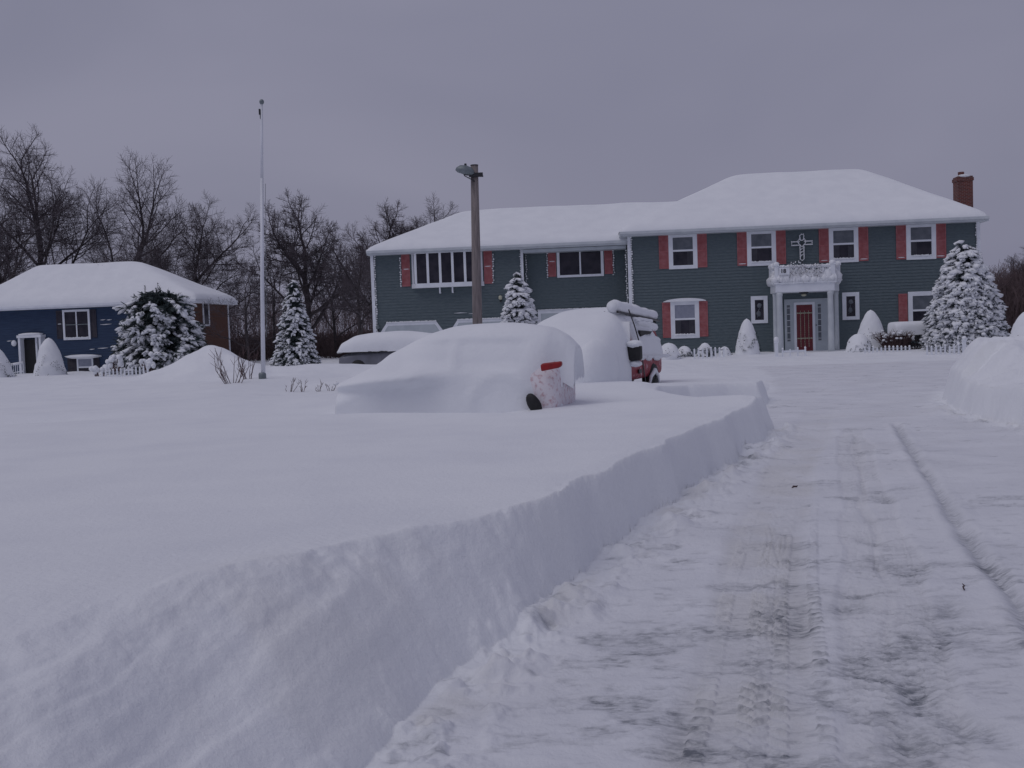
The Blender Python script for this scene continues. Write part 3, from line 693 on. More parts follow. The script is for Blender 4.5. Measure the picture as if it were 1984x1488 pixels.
rf3 = hip_deck(e0,e1,yb0,yb1,bez,bri,max(ra-e0,3),e1-rb).build('roof', M['white'], bh)
hip_snow(e0-.03,e1+.03,yb0-.03,yb1+.03,bez+.004,bri,.25,17,xl=max(ra-e0,3),xr=e1-rb).build('snow_cover', M['snow'], rf3, True)
x, z = B.p(149,629); wn = window(bh,0,x,z,1.74,1.80,.13,mid=False,split=True,sill=True); shutter(bh,0,x-1.10,z+.03,.36,1.68,'shutter2'); shutter(bh,0,x+1.10,z+.03,.36,1.68,'shutter2')
MB().box((x-.77,-.055,z-.02),(x+.77,-.041,z+.03)).build('sash_rail', M['grey'], wn)
x, z = B.p(163,712); wn = window(bh,0,x+.1,z,1.05,1.2,.10,upper='blind',mid=True,sill=False)
shutter(bh,0,x-.75,z,.55,1.15,'shutter2',False); shutter(bh,0,x+.85,z+.05,.34,1.1,'shutter2',False)
q = MB(); q.blob((x+.05,-.2,z+.66),(1.15,.28,.13),rng); q.build('snow_cap', M['snow'], wn, True)
# entry porch of the blue house
a, zt = B.p(44,655); b = B.p(88,655)[0]
en = MB().box((a,-.5,.2),(a+.14,-.03,zt)); en.box((b-.14,-.5,.2),(b,-.03,zt)); en.box((a-.05,-.55,zt),(b+.05,-.03,zt+.16)); en.box((a+.95,-.25,.2),(a+1.07,-.03,zt-.002))
eno = en.build('entry_porch', M['white'], bh, bevel=.01)
MB().box((a+.15,-.12,.2),(a+.94,-.04,zt-.1)).build('door', M['black'], bh)
MB().box((a+1.08,-.1,.9),(b-.15,-.04,zt-.1)).build('sidelight', M['glass'], eno)
q = MB(); q.blob(((a+b)/2,-.3,zt+.2),((b-a)/2+.1,.32,.10),rng,.1,12,5); q.build('snow_cap', M['snow'], eno, True)
x,z = B.p(30,665); lo = MB().box((x-.05,-.1,z-.1),(x+.05,-.024,z+.05)).build('wall_lamp', M['grey'], bh); MB().blob((x,-.15,z),(.17,.14,.19),rng,.1).build('globe', M['snow'], lo, True)
q = MB()
for (u0,u1,v) in ((195,205,620),(207,217,620),(195,217,629),(190,210,675),(174,184,677),(14,24,661),(38,46,690)):
    a_,z = B.p(u0,v); b_ = B.p(u1,v)[0]; MB().tube([(a_,-.03,z),((a_+b_)/2,-.035,z),(b_,-.03,z+.02)],[.01,.028,.01],5).build('snow_ledge', M['snow'], bh, True)
# side window on the brown wall
def side_pt(u, v):
    d = ray(u,v); nrm = B.ex; k = ((B.o+B.ex*(bx1+.05))-CO).dot(nrm)/d.dot(nrm); q = CO+d*k-B.o; return q.dot(B.ey), q.z
y0_, z0_ = side_pt(405,632); sw = MB()
yy = y0_-.4; zz = z0_+.8
sw.box((bx1+.055,yy-.45,zz-.8),(bx1+.11,yy-.33,zz+.8)); sw.box((bx1+.055,yy+.33,zz-.8),(bx1+.11,yy+.45,zz+.8)); sw.box((bx1+.055,yy-.33,zz+.68),(bx1+.108,yy+.33,zz+.8)); sw.box((bx1+.055,yy-.33,zz-.8),(bx1+.108,yy+.33,zz-.68))
swo = sw.build('window', M['white'], bh); MB().box((bx1+.055,yy-.33,zz-.68),(bx1+.07,yy+.33,zz+.68)).build('pane', M['glass'], swo)
# front steps railing of the blue house
a, z = B.p(22,708,-1.4); b = B.p(45,708,-1.4)[0]; q = MB()
for zz in (z,z-.45): q.tube([(a,-1.4,zz),(b,-1.4,zz+.1)],.03,5)
for i in range(7): x = a+(b-a)*i/6; q.tube([(x,-1.4,.2),(x,-1.4,z+.02+.1*i/6)],.018,4)
rl_ = q.build('stair_railing', M['white'], bh); q = MB(); q.tube([(a-.1,-1.4,z+.05),(b,-1.4,z+.16)],.06,7); q.build('snow_cover', M['snow'], rl_, True)

# ------------------------------------------------------------------ street furniture
p = PZ(509,741,.55); p.z = gz(p.x,p.y)
fp = thing('flagpole', 'tall thin white flagpole standing bare in the snow left of centre', 'flagpole', p)
H = PY(507,192,p.y).z-p.z; s2 = H*.72; tx = (PY(507,192,p.y).x-p.x)
def fpt(k): return (tx*k, 0, H*k)
MB().tube([(0,0,-.6),fpt(.35),fpt(.72)],[.058,.051,.041],14).tube([fpt(.72),fpt(.985)],[.04,.028],12).build('pole', M['pole'], fp, True)
MB().blob(fpt(.99),(.062,.062,.07),rng,0,12,8).build('finial', M['grey'], fp, True)
MB().box((tx*.95-.07,-.03,H*.945),(tx*.95-.03,.03,H*.965)).tube([(tx-.05,0,H*.93),(tx-.05,0,H*.955)],.02,6).build('pulley', M['blackp'], fp)
MB().tube([(tx*.7+.09,0,H*.70),(tx*.5+.085,0,H*.5),(tx*.2+.09,0,H*.15)],.007,4).build('halyard', M['grey'], fp)
MB().lathe([(.10,-.1),(.10,.12),(.076,.16)],14).build('base_collar', M['grey'], fp)
# wooden pole with lamp
PD = 30; top = PY(919,321,PD); bot = PY(925,622,PD); dr_ = (top-bot)/(top.z-bot.z); base = bot+dr_*(gz(bot.x,bot.y)-bot.z)
up = thing('utility_pole', 'weathered brown wooden pole carrying a grey yard lamp near its top', 'pole', base)
tp = top-base
MB().tube([(-dr_.x*.5,0,-.5),tp*.5,tp],[.155,.135,.108],14).build('pole', M['wood'], up, True)
MB().lathe([(.115,0),(.115,.025)],14,tp-Vector((0,0,.002))).build('pole_cap', M['blackp'], up)
lz = PY(905,338,PD)-base; q = MB(); q.box((tp.x-.16,-.16,lz.z-.10),(tp.x+.24,-.10,lz.z+.02), None); q.tube([(tp.x+.25,-.14,lz.z-.09),(tp.x-.3,-.14,lz.z-.02),(tp.x-.34,-.14,lz.z+.05)],.022,8); q.tube([(tp.x,-.13,lz.z-.22),(tp.x-.3,-.14,lz.z-.05)],.014,6)
q.build('bracket', M['blackp'], up)
MR = Matrix.Translation((tp.x-.27,-.14,lz.z+.07)) @ Matrix.Rotation(R(14),4,'Y')
q = MB(); q.lathe([(.02,.17),(.10,.14),(.15,.06),(.16,-.02),(.12,-.07),(.02,-.09)],14)
hd = MB(); hd.add([MR@(Vector((v[0]*1.75,v[1],v[2]))) for v in q.v], q.f); lh = hd.build('lamp_head', M['grey'], up, True)
MB().lathe([(.035,0),(.035,.05),(.01,.06)],8,(tp.x-.25,-.14,lz.z+.235)).build('photocell', M['blackp'], lh)

# ------------------------------------------------------------------ vehicles
def shell(stas, n=28, e=.62, seed=0, amp=.05, m=60, zcut=-.5, kfun=None):
    """closed snow blanket: stations (x, half width, top z); cross sections are superellipses; rows are resampled smoothly"""
    st = np.array(stas); t = np.linspace(0,1,len(st)); tt = np.linspace(0,1,m)
    def cr(col):
        a = st[:,col]; return np.interp(tt,t,a)
    xs, hw, zt = cr(0), cr(1), cr(2)
    for a in (hw, zt):
        for _ in range(2): a[1:-1] = (a[:-2]+2*a[1:-1]+a[2:])/4
    th = np.linspace(0,math.pi,n); X = []; Y = []; Z = []
    cs_ = np.cos(th); sn_ = np.sin(th)
    yy = np.sign(cs_)*np.abs(cs_)**e; zz = np.abs(sn_)**e
    X = np.repeat(xs[:,None],n,1); Y = hw[:,None]*yy[None,:]; Z = zcut+(zt[:,None]-zcut)*zz[None,:]
    if kfun: X, Y, Z = kfun(X, Y, Z)
    nn = fbm(X*.9+Y*.4+seed, Z*.9+Y*.7, seed, 3)
    k = 1+nn*amp; Y = Y*k; Z = Z+nn*amp*.8
    mb = gridmesh(X, Y, Z)
    o = len(mb.v); mb.v.append((xs[0]-.001,0,zcut)); mb.v.append((xs[-1]+.001,0,zcut))
    for j in range(n-1): mb.f.append((o, j+1, j)); a = (m-1)*n; mb.f.append((o+1, a+j, a+j+1))
    return mb
def wheel(par, x, y, r, side, wd=.2):
    w_ = MB(); Mx = Matrix.Translation((x,y,r)) @ Matrix.Rotation(R(90),4,'X')
    q = MB(); q.lathe([(r*.55,-wd/2),(r*.92,-wd/2),(r,-wd/2+.04),(r,wd/2-.04),(r*.92,wd/2),(r*.55,wd/2)],26)
    w_.add([Mx@Vector(v) for v in q.v], q.f); wo = w_.build('wheel', M['black'], par, True)
    q = MB(); q.lathe([(r*.56,-.04),(r*.56,.05),(r*.3,.03),(.02,.06)],20); q2 = MB(); q2.add([Mx@Vector((v[0],v[1],v[2]*-side)) for v in q.v], q.f)
    q2.build('rim', M['grey'], wo, True); return wo
def carbody(st):
    """stations: x, half width at belt, z sill, z belt, z roof, half width roof"""
    mb = MB(); n = 12
    for (x,wb,z0,zb,zr,wr) in st:
        mb.v += [(x,-wb*.94,z0),(x,-wb,z0+.12),(x,-wb,(z0+zb)/2),(x,-wb*.98,zb),(x,-wr,zr-.07),(x,-wr*.8,zr),(x,wr*.8,zr),(x,wr,zr-.07),(x,wb*.98,zb),(x,wb,(z0+zb)/2),(x,wb,z0+.12),(x,wb*.94,z0)]
    m = len(st)
    for i in range(m-1):
        for k in range(n): k2 = (k+1)%n; mb.f.append((i*n+k,i*n+k2,(i+1)*n+k2,(i+1)*n+k))
    mb.f.append(tuple(range(n-1,-1,-1))); mb.f.append(tuple((m-1)*n+k for k in range(n)))
    return mb
# --- front red car, local +x = forward (towards far left)
fw = Vector((-.972,.235,0)); rear = Vector((1.12,14.9,0)); lat = Vector((-fw.y,fw.x,0))
hw_ = .88; org = rear+fw*2.2+Vector((-.17,.88,0))
CZ = gz(org.x-1,org.y-2)-.50
c1 = thing('parked_car', 'red hatchback buried under a smooth dome of snow, only tail light and wheel showing', 'car', (org.x,org.y,CZ*0+.05), math.atan2(fw.y,fw.x))
near = 1 if (Matrix.Rotation(math.atan2(fw.y,fw.x),4,'Z')@Vector((0,1,0))).y < 0 else -1
def c1p(u, v, yl):
    rzc = c1.rotation_euler.z; ey = Vector((-math.sin(rzc),math.cos(rzc),0)); ex = Vector((math.cos(rzc),math.sin(rzc),0))
    d = ray(u,v); k = (yl-(CO-c1.location).dot(ey))/d.dot(ey); q = CO+d*k-c1.location; return q.dot(ex), q.z
body = carbody([(-2.12,.70,.42,.80,.95,.60),(-2.05,.84,.32,.92,1.22,.56),(-1.85,.88,.28,.95,1.36,.58),(-1.2,.88,.26,.95,1.42,.60),(0,.88,.26,.93,1.42,.62),(.65,.86,.26,.93,1.26,.60),(.85,.83,.26,.82,.86,.66),(1.15,.74,.28,.70,.74,.58),(1.25,.60,.35,.58,.62,.48)])
body.build('body', M['red2'], c1, True, sub=2)
SIL = [(1140,760),(1138,745),(1135,700),(1122,672),(1100,650),(1070,634),(1030,627),(980,625),(930,628),(885,634),(845,646),(805,665),(775,683),(745,704),(715,722),(690,735)]
st = [c1p(u,v,0) for u,v in SIL]
hwf = lambda x: float(np.interp(x, [-2.2,-2.0,-1.6,-1,0,1,2,3,3.6], [.45,.78,.93,.99,1.02,1.04,1.0,.75,.3]))
def carfeat(X,Y,Z):
    m_ = (Y*near > 0)
    wn_ = sst(-1.75,-1.5,X)*sst(.55,.25,X)*sst(.98,1.10,Z)*sst(1.52,1.40,Z)*(1-.7*np.exp(-((X+.55)/.07)**2))
    ar_ = np.exp(-((np.hypot(X+1.30,(Z-.45))-.50)/.07)**2)*sst(.35,.6,Z)
    Y = np.where(m_, Y-near*(.055*wn_-.035*ar_), Y)
    ws_ = np.exp(-((X-.62)/.10)**2)*sst(1.0,1.3,Z)
    return X, Y, Z+.015*ws_-.01*np.exp(-((X+1.55)/.12)**2)*sst(1.2,1.5,Z)
sn = shell([(-2.20,.04,.92)]+[(max(x,-2.17) if i < 3 else x, hwf(max(x,-2.17)), max(z,.98) if i < 2 else z) for i,(x,z) in enumerate(st)], n=64, e=.58, seed=3, amp=.03, m=110,
    kfun=lambda X,Y,Z: carfeat(X, np.where((Y*near > 0) & (X > -.75) & (X < 2.7),
        near*(np.abs(Y)+(np.minimum(np.abs(Y),.90+.06*sst(.5,-.75,X))-np.abs(Y))*sst(.93-.05*X,.80-.05*X,Z)*sst(-.75,-.3,X)*sst(2.7,2.0,X)+.22*sst(1.2,.93-.05*X,Z)*sst(.78-.05*X,.93-.05*X,Z)*sst(-.75,.2,X)*sst(2.3,1.2,X)), Y), Z))
# bare lower rear quarter: drop the blanket's faces there
ff = []
for f in sn.f:
    c = [sum(sn.v[i][k] for i in f)/len(f) for k in range(3)]
    if c[0] < (-2.10 if c[1]*near > .5 else -1.88)+.03*math.sin(c[2]*17+c[1]*7) and c[2] < .80+.05*math.sin(c[1]*9)+.04*math.sin(c[1]*23+1): continue
    ff.append(f)
sn.f = ff
sn.build('snow_cover', M['snow'], c1, True)
# --- placement helpers on the near side (local -y? the side that faces the camera)
def c1r(u, v, xl):
    rzc = c1.rotation_euler.z; ey = Vector((-math.sin(rzc),math.cos(rzc),0)); ex = Vector((math.cos(rzc),math.sin(rzc),0))
    d = ray(u,v); k = (xl-(CO-c1.location).dot(ex))/d.dot(ex); q = CO+d*k-c1.location; return q.dot(ey), q.z
wx, wz_ = c1p(1034,783,near*1.0)
q = MB(); q.blob((wx,near*.975,wz_),(.095,.05,.17),rng,.03,16,10, Matrix.Rotation(.5,3,'Y')); wq = q.build('wheel', M['black'], c1, True)
tx0, tz0 = c1p(1069,709,near*.93)
pts = [(-.15,-.06),(.12,-.055),(.155,-.02),(.15,.05),(-.13,.075),(-.16,.05)]
q = MB(); q.prism([(tx0-a*1.0,tz0+b*.85+a*.16) for a,b in pts], near*.88, near*.985)
q.build('tail_light', M['tail'], c1, bevel=.02)
for sx in (-1.35,1.3): wheel(c1, sx, -near*.78, .31, -near)

# --- red van behind, facing the camera
fv = Vector((-.42,-.907,0)); rv = math.atan2(fv.y,fv.x); vo = Vector((1.92,23.25,.12))
van = thing('parked_van', 'red van with snowed-over windscreen, bare lower side and snow-laden roof carrier', 'van', vo, rv)
vb = carbody([(-2.3,.80,.40,1.05,1.30,.66),(-2.25,.86,.34,1.08,1.66,.68),(-2.0,.88,.32,1.08,1.74,.70),(-.5,.90,.30,1.08,1.78,.72),(.55,.90,.30,1.08,1.74,.70),(.95,.90,.30,1.08,1.52,.68),(1.35,.90,.30,1.06,1.12,.74),(2.1,.87,.32,.98,1.02,.70),(2.35,.76,.42,.84,.90,.60)])
vb.build('body', M['red'], van, True, sub=2)
vex = Vector((math.cos(rv),math.sin(rv),0)); vey = Vector((-math.sin(rv),math.cos(rv),0))
def vp(u, v, yl):
    d = ray(u,v); k = (yl-(CO-vo).dot(vey))/d.dot(vey); q = CO+d*k-vo; return q.dot(vex), q.z
def vpoly(pts, yl, th=.02):
    mb = MB(); return mb.prism([vp(u,v,yl) for u,v in pts], yl, yl+th)
# side glass, door seams, handle, wheel arch
vpoly([(1236,640),(1262,646),(1276,690),(1243,688)], .86, .03).build('side_window', M['glass'], van)
vpoly([(1236,640),(1260,642),(1256,647),(1246,648),(1238,652)], .90, .05).build('window_gap', M['black'], van)
vpoly([(1243,690),(1244,690),(1251,741),(1250,741)], .905, .012).build('door_seam', M['blackp'], van)
vpoly([(1236,716),(1242,715),(1242,722),(1237,724)], .91, .03).build('door_handle', M['blackp'], van)
for sx in (-1.45,1.5):
    for sy in (-1,1): wheel(van, sx, sy*.80, .34, sy, .22)
q = MB(); ax,az = vp(1271,739,.92); q.blob((ax,.90,az-.03),(.20,.05,.13),rng,0,16,8); q.build('wheel_well', M['black'], van, True)
q = MB(); ax,az = vp(1269,724,.95); q.tube([(ax-.42,.92,az-.30),(ax-.27,.94,az-.05),(ax,.95,az+.08),(ax+.27,.94,az-.05),(ax+.38,.92,az-.30)],[.02,.04,.06,.04,.02],8); q.build('wheel_arch_snow', M['snow'], van, True)
q = MB(); fa_,fz_ = vp(1190,695,1.05)
q.blob((fa_+.25,.78,fz_-.2),(.85,.36,.62),rng,.06,20,12); q.build('fender_snow', M['snow'], van, True)
# mirror
mx_, mz_ = vp(1225,683,1.05); q = MB(); q.box((mx_-.10,.97,mz_-.17),(mx_+.12,1.26,mz_+.17)); mo = q.build('side_mirror', M['black'], van, bevel=.05)
q = MB(); q.box((mx_-.02,.86,mz_-.20),(mx_+.06,1.0,mz_-.10)); q.build('mirror_arm', M['blackp'], mo)
q = MB(); q.blob((mx_,1.10,mz_+.18),(.20,.22,.09),rng); q.blob((mx_-.05,1.1,mz_-.24),(.16,.14,.08),rng); q.build('snow_cap', M['snow'], mo, True)
# snow blanket over bonnet, windscreen and roof
vs = shell([(-2.30,.35,1.55),(-2.2,.60,1.74),(-1.9,.76,1.86),(-1.0,.84,1.96),(0,.93,1.99),(.45,1.0,1.96),(.9,1.06,1.84),(1.35,1.05,1.62),(1.9,1.08,1.36),(2.5,1.0,1.02),(2.9,.75,.78),(3.2,.3,.5)], n=44, e=.46, seed=9, amp=.03, m=80,
    kfun=lambda X,Y,Z: (X, np.where(Y<0,Y*(1.12+.32*sst(-.5,1.6,X)),Y), np.where((Y>.2)&(X<.62), np.maximum(Z, 1.66+.0*X), Z)))
vs.build('snow_cover', M['snow'], van, True)
# plastered snow on side glass and ledges
sp_ = [(1221,606),(1262,616),(1275,650),(1286,690),(1238,690),(1230,655)]
q = MB(); r_ = random.Random(4)
P0 = [vp(u,v,.93) for u,v in sp_]; cx0 = sum(p[0] for p in P0)/6; cz0_ = sum(p[1] for p in P0)/6
def inp(x,z):
    c = False
    for i in range(6):
        (ax,az),(bx,bz_) = P0[i],P0[(i+1)%6]
        if (az>z) != (bz_>z) and x < (bx-ax)*(z-az)/(bz_-az)+ax: c = not c
    return c
yz = lambda z: .93-.24*max(0,(z-1.05)/.8)
q = MB(); n6 = 6
ring = []
for i in range(6):
    (ax,az),(bx,bz_) = P0[i],P0[(i+1)%6]
    for j in range(4): t = j/4; ring.append((ax+(bx-ax)*t, az+(bz_-az)*t))
for k,(sc_k,dy) in enumerate(((1,-.16),(1,.0),(.93,.045),(.7,.065),(.35,.07))):
    for (x,z) in ring:
        X_ = cx0+(x-cx0)*sc_k; Z_ = cz0_+(z-cz0_)*sc_k; q.v.append((X_, yz(Z_)+dy+r_.uniform(-.008,.008), Z_))
m6 = len(ring)
for k in range(4):
    for i in range(m6): q.f.append((k*m6+i,k*m6+(i+1)%m6,(k+1)*m6+(i+1)%m6,(k+1)*m6+i))
q.f.append(tuple(4*m6+i for i in range(m6)))
q.build('side_snow', M['snow'], van, True, sub=1)
q = MB(); rr_ = random.Random(77)
for i in range(46):
    u = rr_.uniform(1244,1282); v = rr_.uniform(654,690); 
    if v < 654+(u-1262)*.6: continue
    a,z = vp(u,v,.92); q.blob((a,.90,z),(.30,.045,.12),rr_,.15)
q.build('window_snow', M['snow'], van, True)
q = MB()
for u0,v0,u1,v1,r_ in ((1230,624,1268,634,.10),(1228,617,1262,622,.05),(1243,690,1288,689,.05)):
    a,z = vp(u0,v0,.80); b,z2 = vp(u1,v1,.80); n = 9
    q.tube([(a+(b-a)*i/n,.80+.10*(v0>650),z+(z2-z)*i/n) for i in range(n+1)],[r_*(.75+.3*rr_.random()) for i in range(n+1)],8)
q.build('visor_snow', M['snow'], van, True)
a,z = vp(1218,600,.88); b,z2 = vp(1240,668,.99); c_,z3 = vp(1229,630,.93)
MB().tube([(a,.88,z),(c_,.93,z3),(b,.99,z2)],.014,6).build('pillar_trim', M['blackp'], van)
# carrier on the roof
a,z = vp(1185,594,.62); b,z2 = vp(1266,612,.62); rk = MB()
for t in (.22,.62,.93):
    x = a+(b-a)*t; zz = z+(z2-z)*t-.14; rk.tube([(x,-.62,zz),(x,.72,zz)],.022,6); rk.tube([(x,.72,zz),(x,.74,zz-.16)],.02,6)
for yy in (.45,.75): rk.tube([(a,yy,z-.12),(b,yy,z2-.12)],.03,6)
rko = rk.build('roof_rack', M['blackp'], van)
n = 16; q = MB(); q.tube([(a+(b-a)*i/n,.62,z+(z2-z)*i/n+.015*math.sin(i*1.7)) for i in range(n+1)],[(.12 if i in (0,n) else .165-.035*i/n)*(.95+.1*rr_.random()) for i in range(n+1)],14)
q.build('snow_cover', M['snow'], rko, True)
# --- silver car by the garage
sp = PY(775,690,38); sp.z = .22
sc_ = thing('parked_car', 'silver car with a thick loaf of snow on its roof, parked before the garage', 'car', sp, R(172))
sb_ = carbody([(-2.2,.72,.35,.72,.80,.6),(-2.05,.84,.28,.86,.98,.66),(-1.3,.87,.26,.88,1.35,.60),(-.3,.87,.26,.88,1.42,.62),(.6,.87,.26,.88,1.30,.60),(1.2,.86,.26,.86,.98,.70),(2.0,.80,.3,.78,.86,.66),(2.2,.66,.36,.66,.72,.55)])
sb_.build('body', M['silver'], sc_, True, sub=2)
shell([(-2.25,.35,.98),(-2.1,.72,1.16),(-1.5,.90,1.48),(-.3,.95,1.62),(.9,.95,1.60),(1.5,.94,1.50),(2.0,.86,1.26),(2.2,.62,.94),(2.3,.3,.85)], n=36, e=.6, seed=14, amp=.04, m=60, zcut=.90).build('snow_cover', M['snow'], sc_, True)
for sx in (-1.3,1.35):
    for sy in (-1,1): wheel(sc_, sx, sy*.78, .31, sy)
q = MB(); yl = .90
for i in range(7): q.blob((.3+i*.14,yl+.03,.89+.01*math.sin(i*2)),(.10,.05,.022),rng)
q.build('side_window', M['black'], sc_, True)

# ------------------------------------------------------------------ bare trees
def grow(T, Cw, p, d, ln, rad, lev, r, P):
    n = (6,6,4,3,2,2)[lev]; pts = [p]; rd = [rad]; w = (.07,.13,.16,.18,.2,.2)[lev]
    for i in range(n):
        d = (d+Vector((r.gauss(0,w),r.gauss(0,w),r.gauss(0,w*.6)+P['up']*(.5 if lev == 0 else 1)))).normalized()
        p = p+d*(ln/n); pts.append(p); rd.append(rad*(1-(.62 if lev else .35)*(i+1)/n))
    (T if lev < 2 else Cw).tube(pts, rd, (9,7,5,3,3,3)[lev], cap=False)
    if lev >= P['max']: return
    cnt = P['n'][lev]
    ga = r.uniform(0,6.28)
    for i in range(cnt):
        t = (P['t0'][lev]+(1-P['t0'][lev])*(i+r.uniform(.2,.8))/cnt)
        k = min(n-1,int(t*n)); f = t*n-k; b = pts[k].lerp(pts[k+1],f); dd = (pts[k+1]-pts[k]).normalized(); rb = rd[k]+(rd[k+1]-rd[k])*f
        ax = dd.orthogonal().normalized(); ga += 2.4+r.uniform(-.5,.5); q = Matrix.Rotation(ga,3,dd)@ax
        an = P['ang']*(1.2-.55*t)*r.uniform(.75,1.25)
        nd = (dd*math.cos(an)+q*math.sin(an)).normalized()
        if nd.z < -.15: nd.z *= .2; nd.normalize()
        l2 = ln*P['lr'][lev]*(1.25-.65*t)*r.uniform(.75,1.2)
        grow(T, Cw, b, nd, l2, max(min(rb*P['rr'],rad*.75),.009), lev+1, r, P)
    if lev < 2:      # the leader splits at its tip
        for s_ in (-1,1):
            q = Matrix.Rotation(ga+s_*1.57,3,d)@d.orthogonal().normalized(); nd = (d+q*.42).normalized()
            grow(T, Cw, pts[-1], nd, ln*P['lr'][lev]*.8, rd[-1]*.85, lev+1, r, P)
def tree(label, u, Y, vtop, seed, n=(4,8,8,8), ang=1.0, rad=.22, lean=(0,0), up=.05, first=.42, t0=.45, lr=(.90,.60,.52,.55), group='bare trees behind the houses', name='bare_tree'):
    p = PY(u, 640, Y); g = .1; H = PY(u,vtop,Y).z-g
    r = random.Random(seed); T, Cw = MB(), MB()
    P = dict(n=n, ang=ang, up=up, max=4, lr=lr, rr=.52, t0=(t0,.25,.2,.15))
    grow(T, Cw, Vector((0,0,0)), Vector((lean[0],lean[1],1)).normalized(), H*first, rad, 0, r, P)
    zm = max(v[2] for v in Cw.v); k = H/zm; kx = (k+1)/2
    T.v = [(a*kx,b*kx,c*k) for a,b,c in T.v]; Cw.v = [(a*kx,b*kx,c*k) for a,b,c in Cw.v]
    o = thing(name, label, 'tree', (p.x,p.y,g), 0, group)
    T.build('trunk', M['bark'], o, True); Cw.build('crown', M['twig'], o)
    return o
t1 = tree('tall bare tree with forked trunk rising highest above the blue house', 100, 74, 234, 11, n=(6,9,9,13), rad=.27, first=.40)
t2 = tree('slender bare tree with low fork left of the tallest tree', 42, 72, 330, 5, rad=.2, first=.42, ang=.7)
t3 = tree('bare tree with trunk bent to the right behind the blue house', 140, 76, 300, 23, n=(4,8,9,11), rad=.24, lean=(.8,0), first=.45, up=.10)
t4 = tree('dense round bare tree above the right end of the blue house', 358, 72, 358, 31, n=(9,9,9,14), rad=.21, first=.5, t0=.25, ang=1.05)
t5 = tree('wide spreading bare tree behind the spruce right of the flagpole', 598, 74, 360, 47, n=(7,9,9,13), rad=.22, first=.32, t0=.3, ang=1.1)
t6 = tree('crooked thin bare tree close to the left corner of the teal house', 698, 68, 420, 52, n=(5,7,7,8), rad=.15, first=.5, t0=.3)
t7 = tree('young bare tree with leaning stems just left of the flagpole', 478, 62, 500, 61, n=(5,5,6,5), rad=.10, lean=(.15,0), first=.55, t0=.2)
t8 = tree('bare tree cut off by the left edge of the photograph', -22, 70, 268, 71, n=(5,8,8,9), rad=.22, first=.4)
def at(u, Y): q = PY(u,640,Y); return (q.x,q.y,.1)
dup(t4, at(235,84), 2.1, .85, 'bare tree between the bent tree and the dense round one')
dup(t2, at(432,86), 1.3, .42, 'small bare tree in the gap right of the blue roof')
dup(t5, at(755,80), 3.0, .98, 'bare treetop showing above the left end of the garage roof')
dup(t4, at(835,86), 4.0, 1.05, 'bare treetop showing above the garage roof ridge beside the wooden pole')
dup(t1, at(-75,78), 2.6, .8, 'bare tree at the far left behind the cut-off one')
dup(t6, at(650,80), 2.0, .95, 'thin bare tree between the spreading tree and the teal house')
dup(t7, at(530,78), 2.4, 1.3, 'small bare tree right behind the flagpole')
dup(t5, at(1968,105), 1.0, .62, 'low bare tree at the right edge beyond the teal house')
dup(t4, at(2030,95), 2.0, .66, 'bare tree just past the right edge of the teal house yard')
dup(t6, at(1925,92), .6, .62, 'thin bare tree right against the right corner of the teal house')
# undergrowth: uncountable thicket
def thicket(name, label, u0, u1, Y0, Y1, n, h0, h1, seed):
    r = random.Random(seed); q = MB()
    for i in range(n):
        Y = r.uniform(Y0,Y1); b = PY(r.uniform(u0,u1),640,Y); h = r.uniform(h0,h1)*(.75+.5*float(vn(np.array([b.x*.35]),np.array([Y*.1]),seed)[0])); p = Vector((b.x,b.y,.1)); d = Vector((r.gauss(0,.16),r.gauss(0,.16),1)).normalized()
        mid = p+d*h*.55; top = mid+(d+Vector((r.gauss(0,.3),r.gauss(0,.3),.0))).normalized()*h*.45
        q.tube([p,mid,top],[.030,.022,.008],3,cap=False)
        for k in range(5):
            t = r.uniform(.15,.95); s = p.lerp(mid,t) if t < .5 else mid.lerp(top,t-.2); a = r.uniform(0,6.28); l = h*r.uniform(.15,.35)
            q.tube([s,s+Vector((math.cos(a)*l*.7,math.sin(a)*l*.7,l*.6))],[.017,.007],3,cap=False)
    o = q.build(name, M['twigb']); return tag(o, label, 'thicket', kind='stuff')
thicket('undergrowth', 'brown tangled leafless undergrowth between the two houses', 380, 770, 78, 98, 2300, 1.3, 2.6, 1)
thicket('undergrowth', 'grey leafless scrub behind the blue house', -120, 400, 84, 100, 1100, 3.0, 6.0, 2)
thicket('undergrowth', 'dark leafless scrub beyond the right corner of the teal house', 1880, 2250, 74, 100, 2600, 3.0, 5.6, 3)
thicket('distant_woods', 'pale far-off leafless woods filling the gap between the houses', 350, 800, 125, 150, 1300, 4, 7.5, 4)

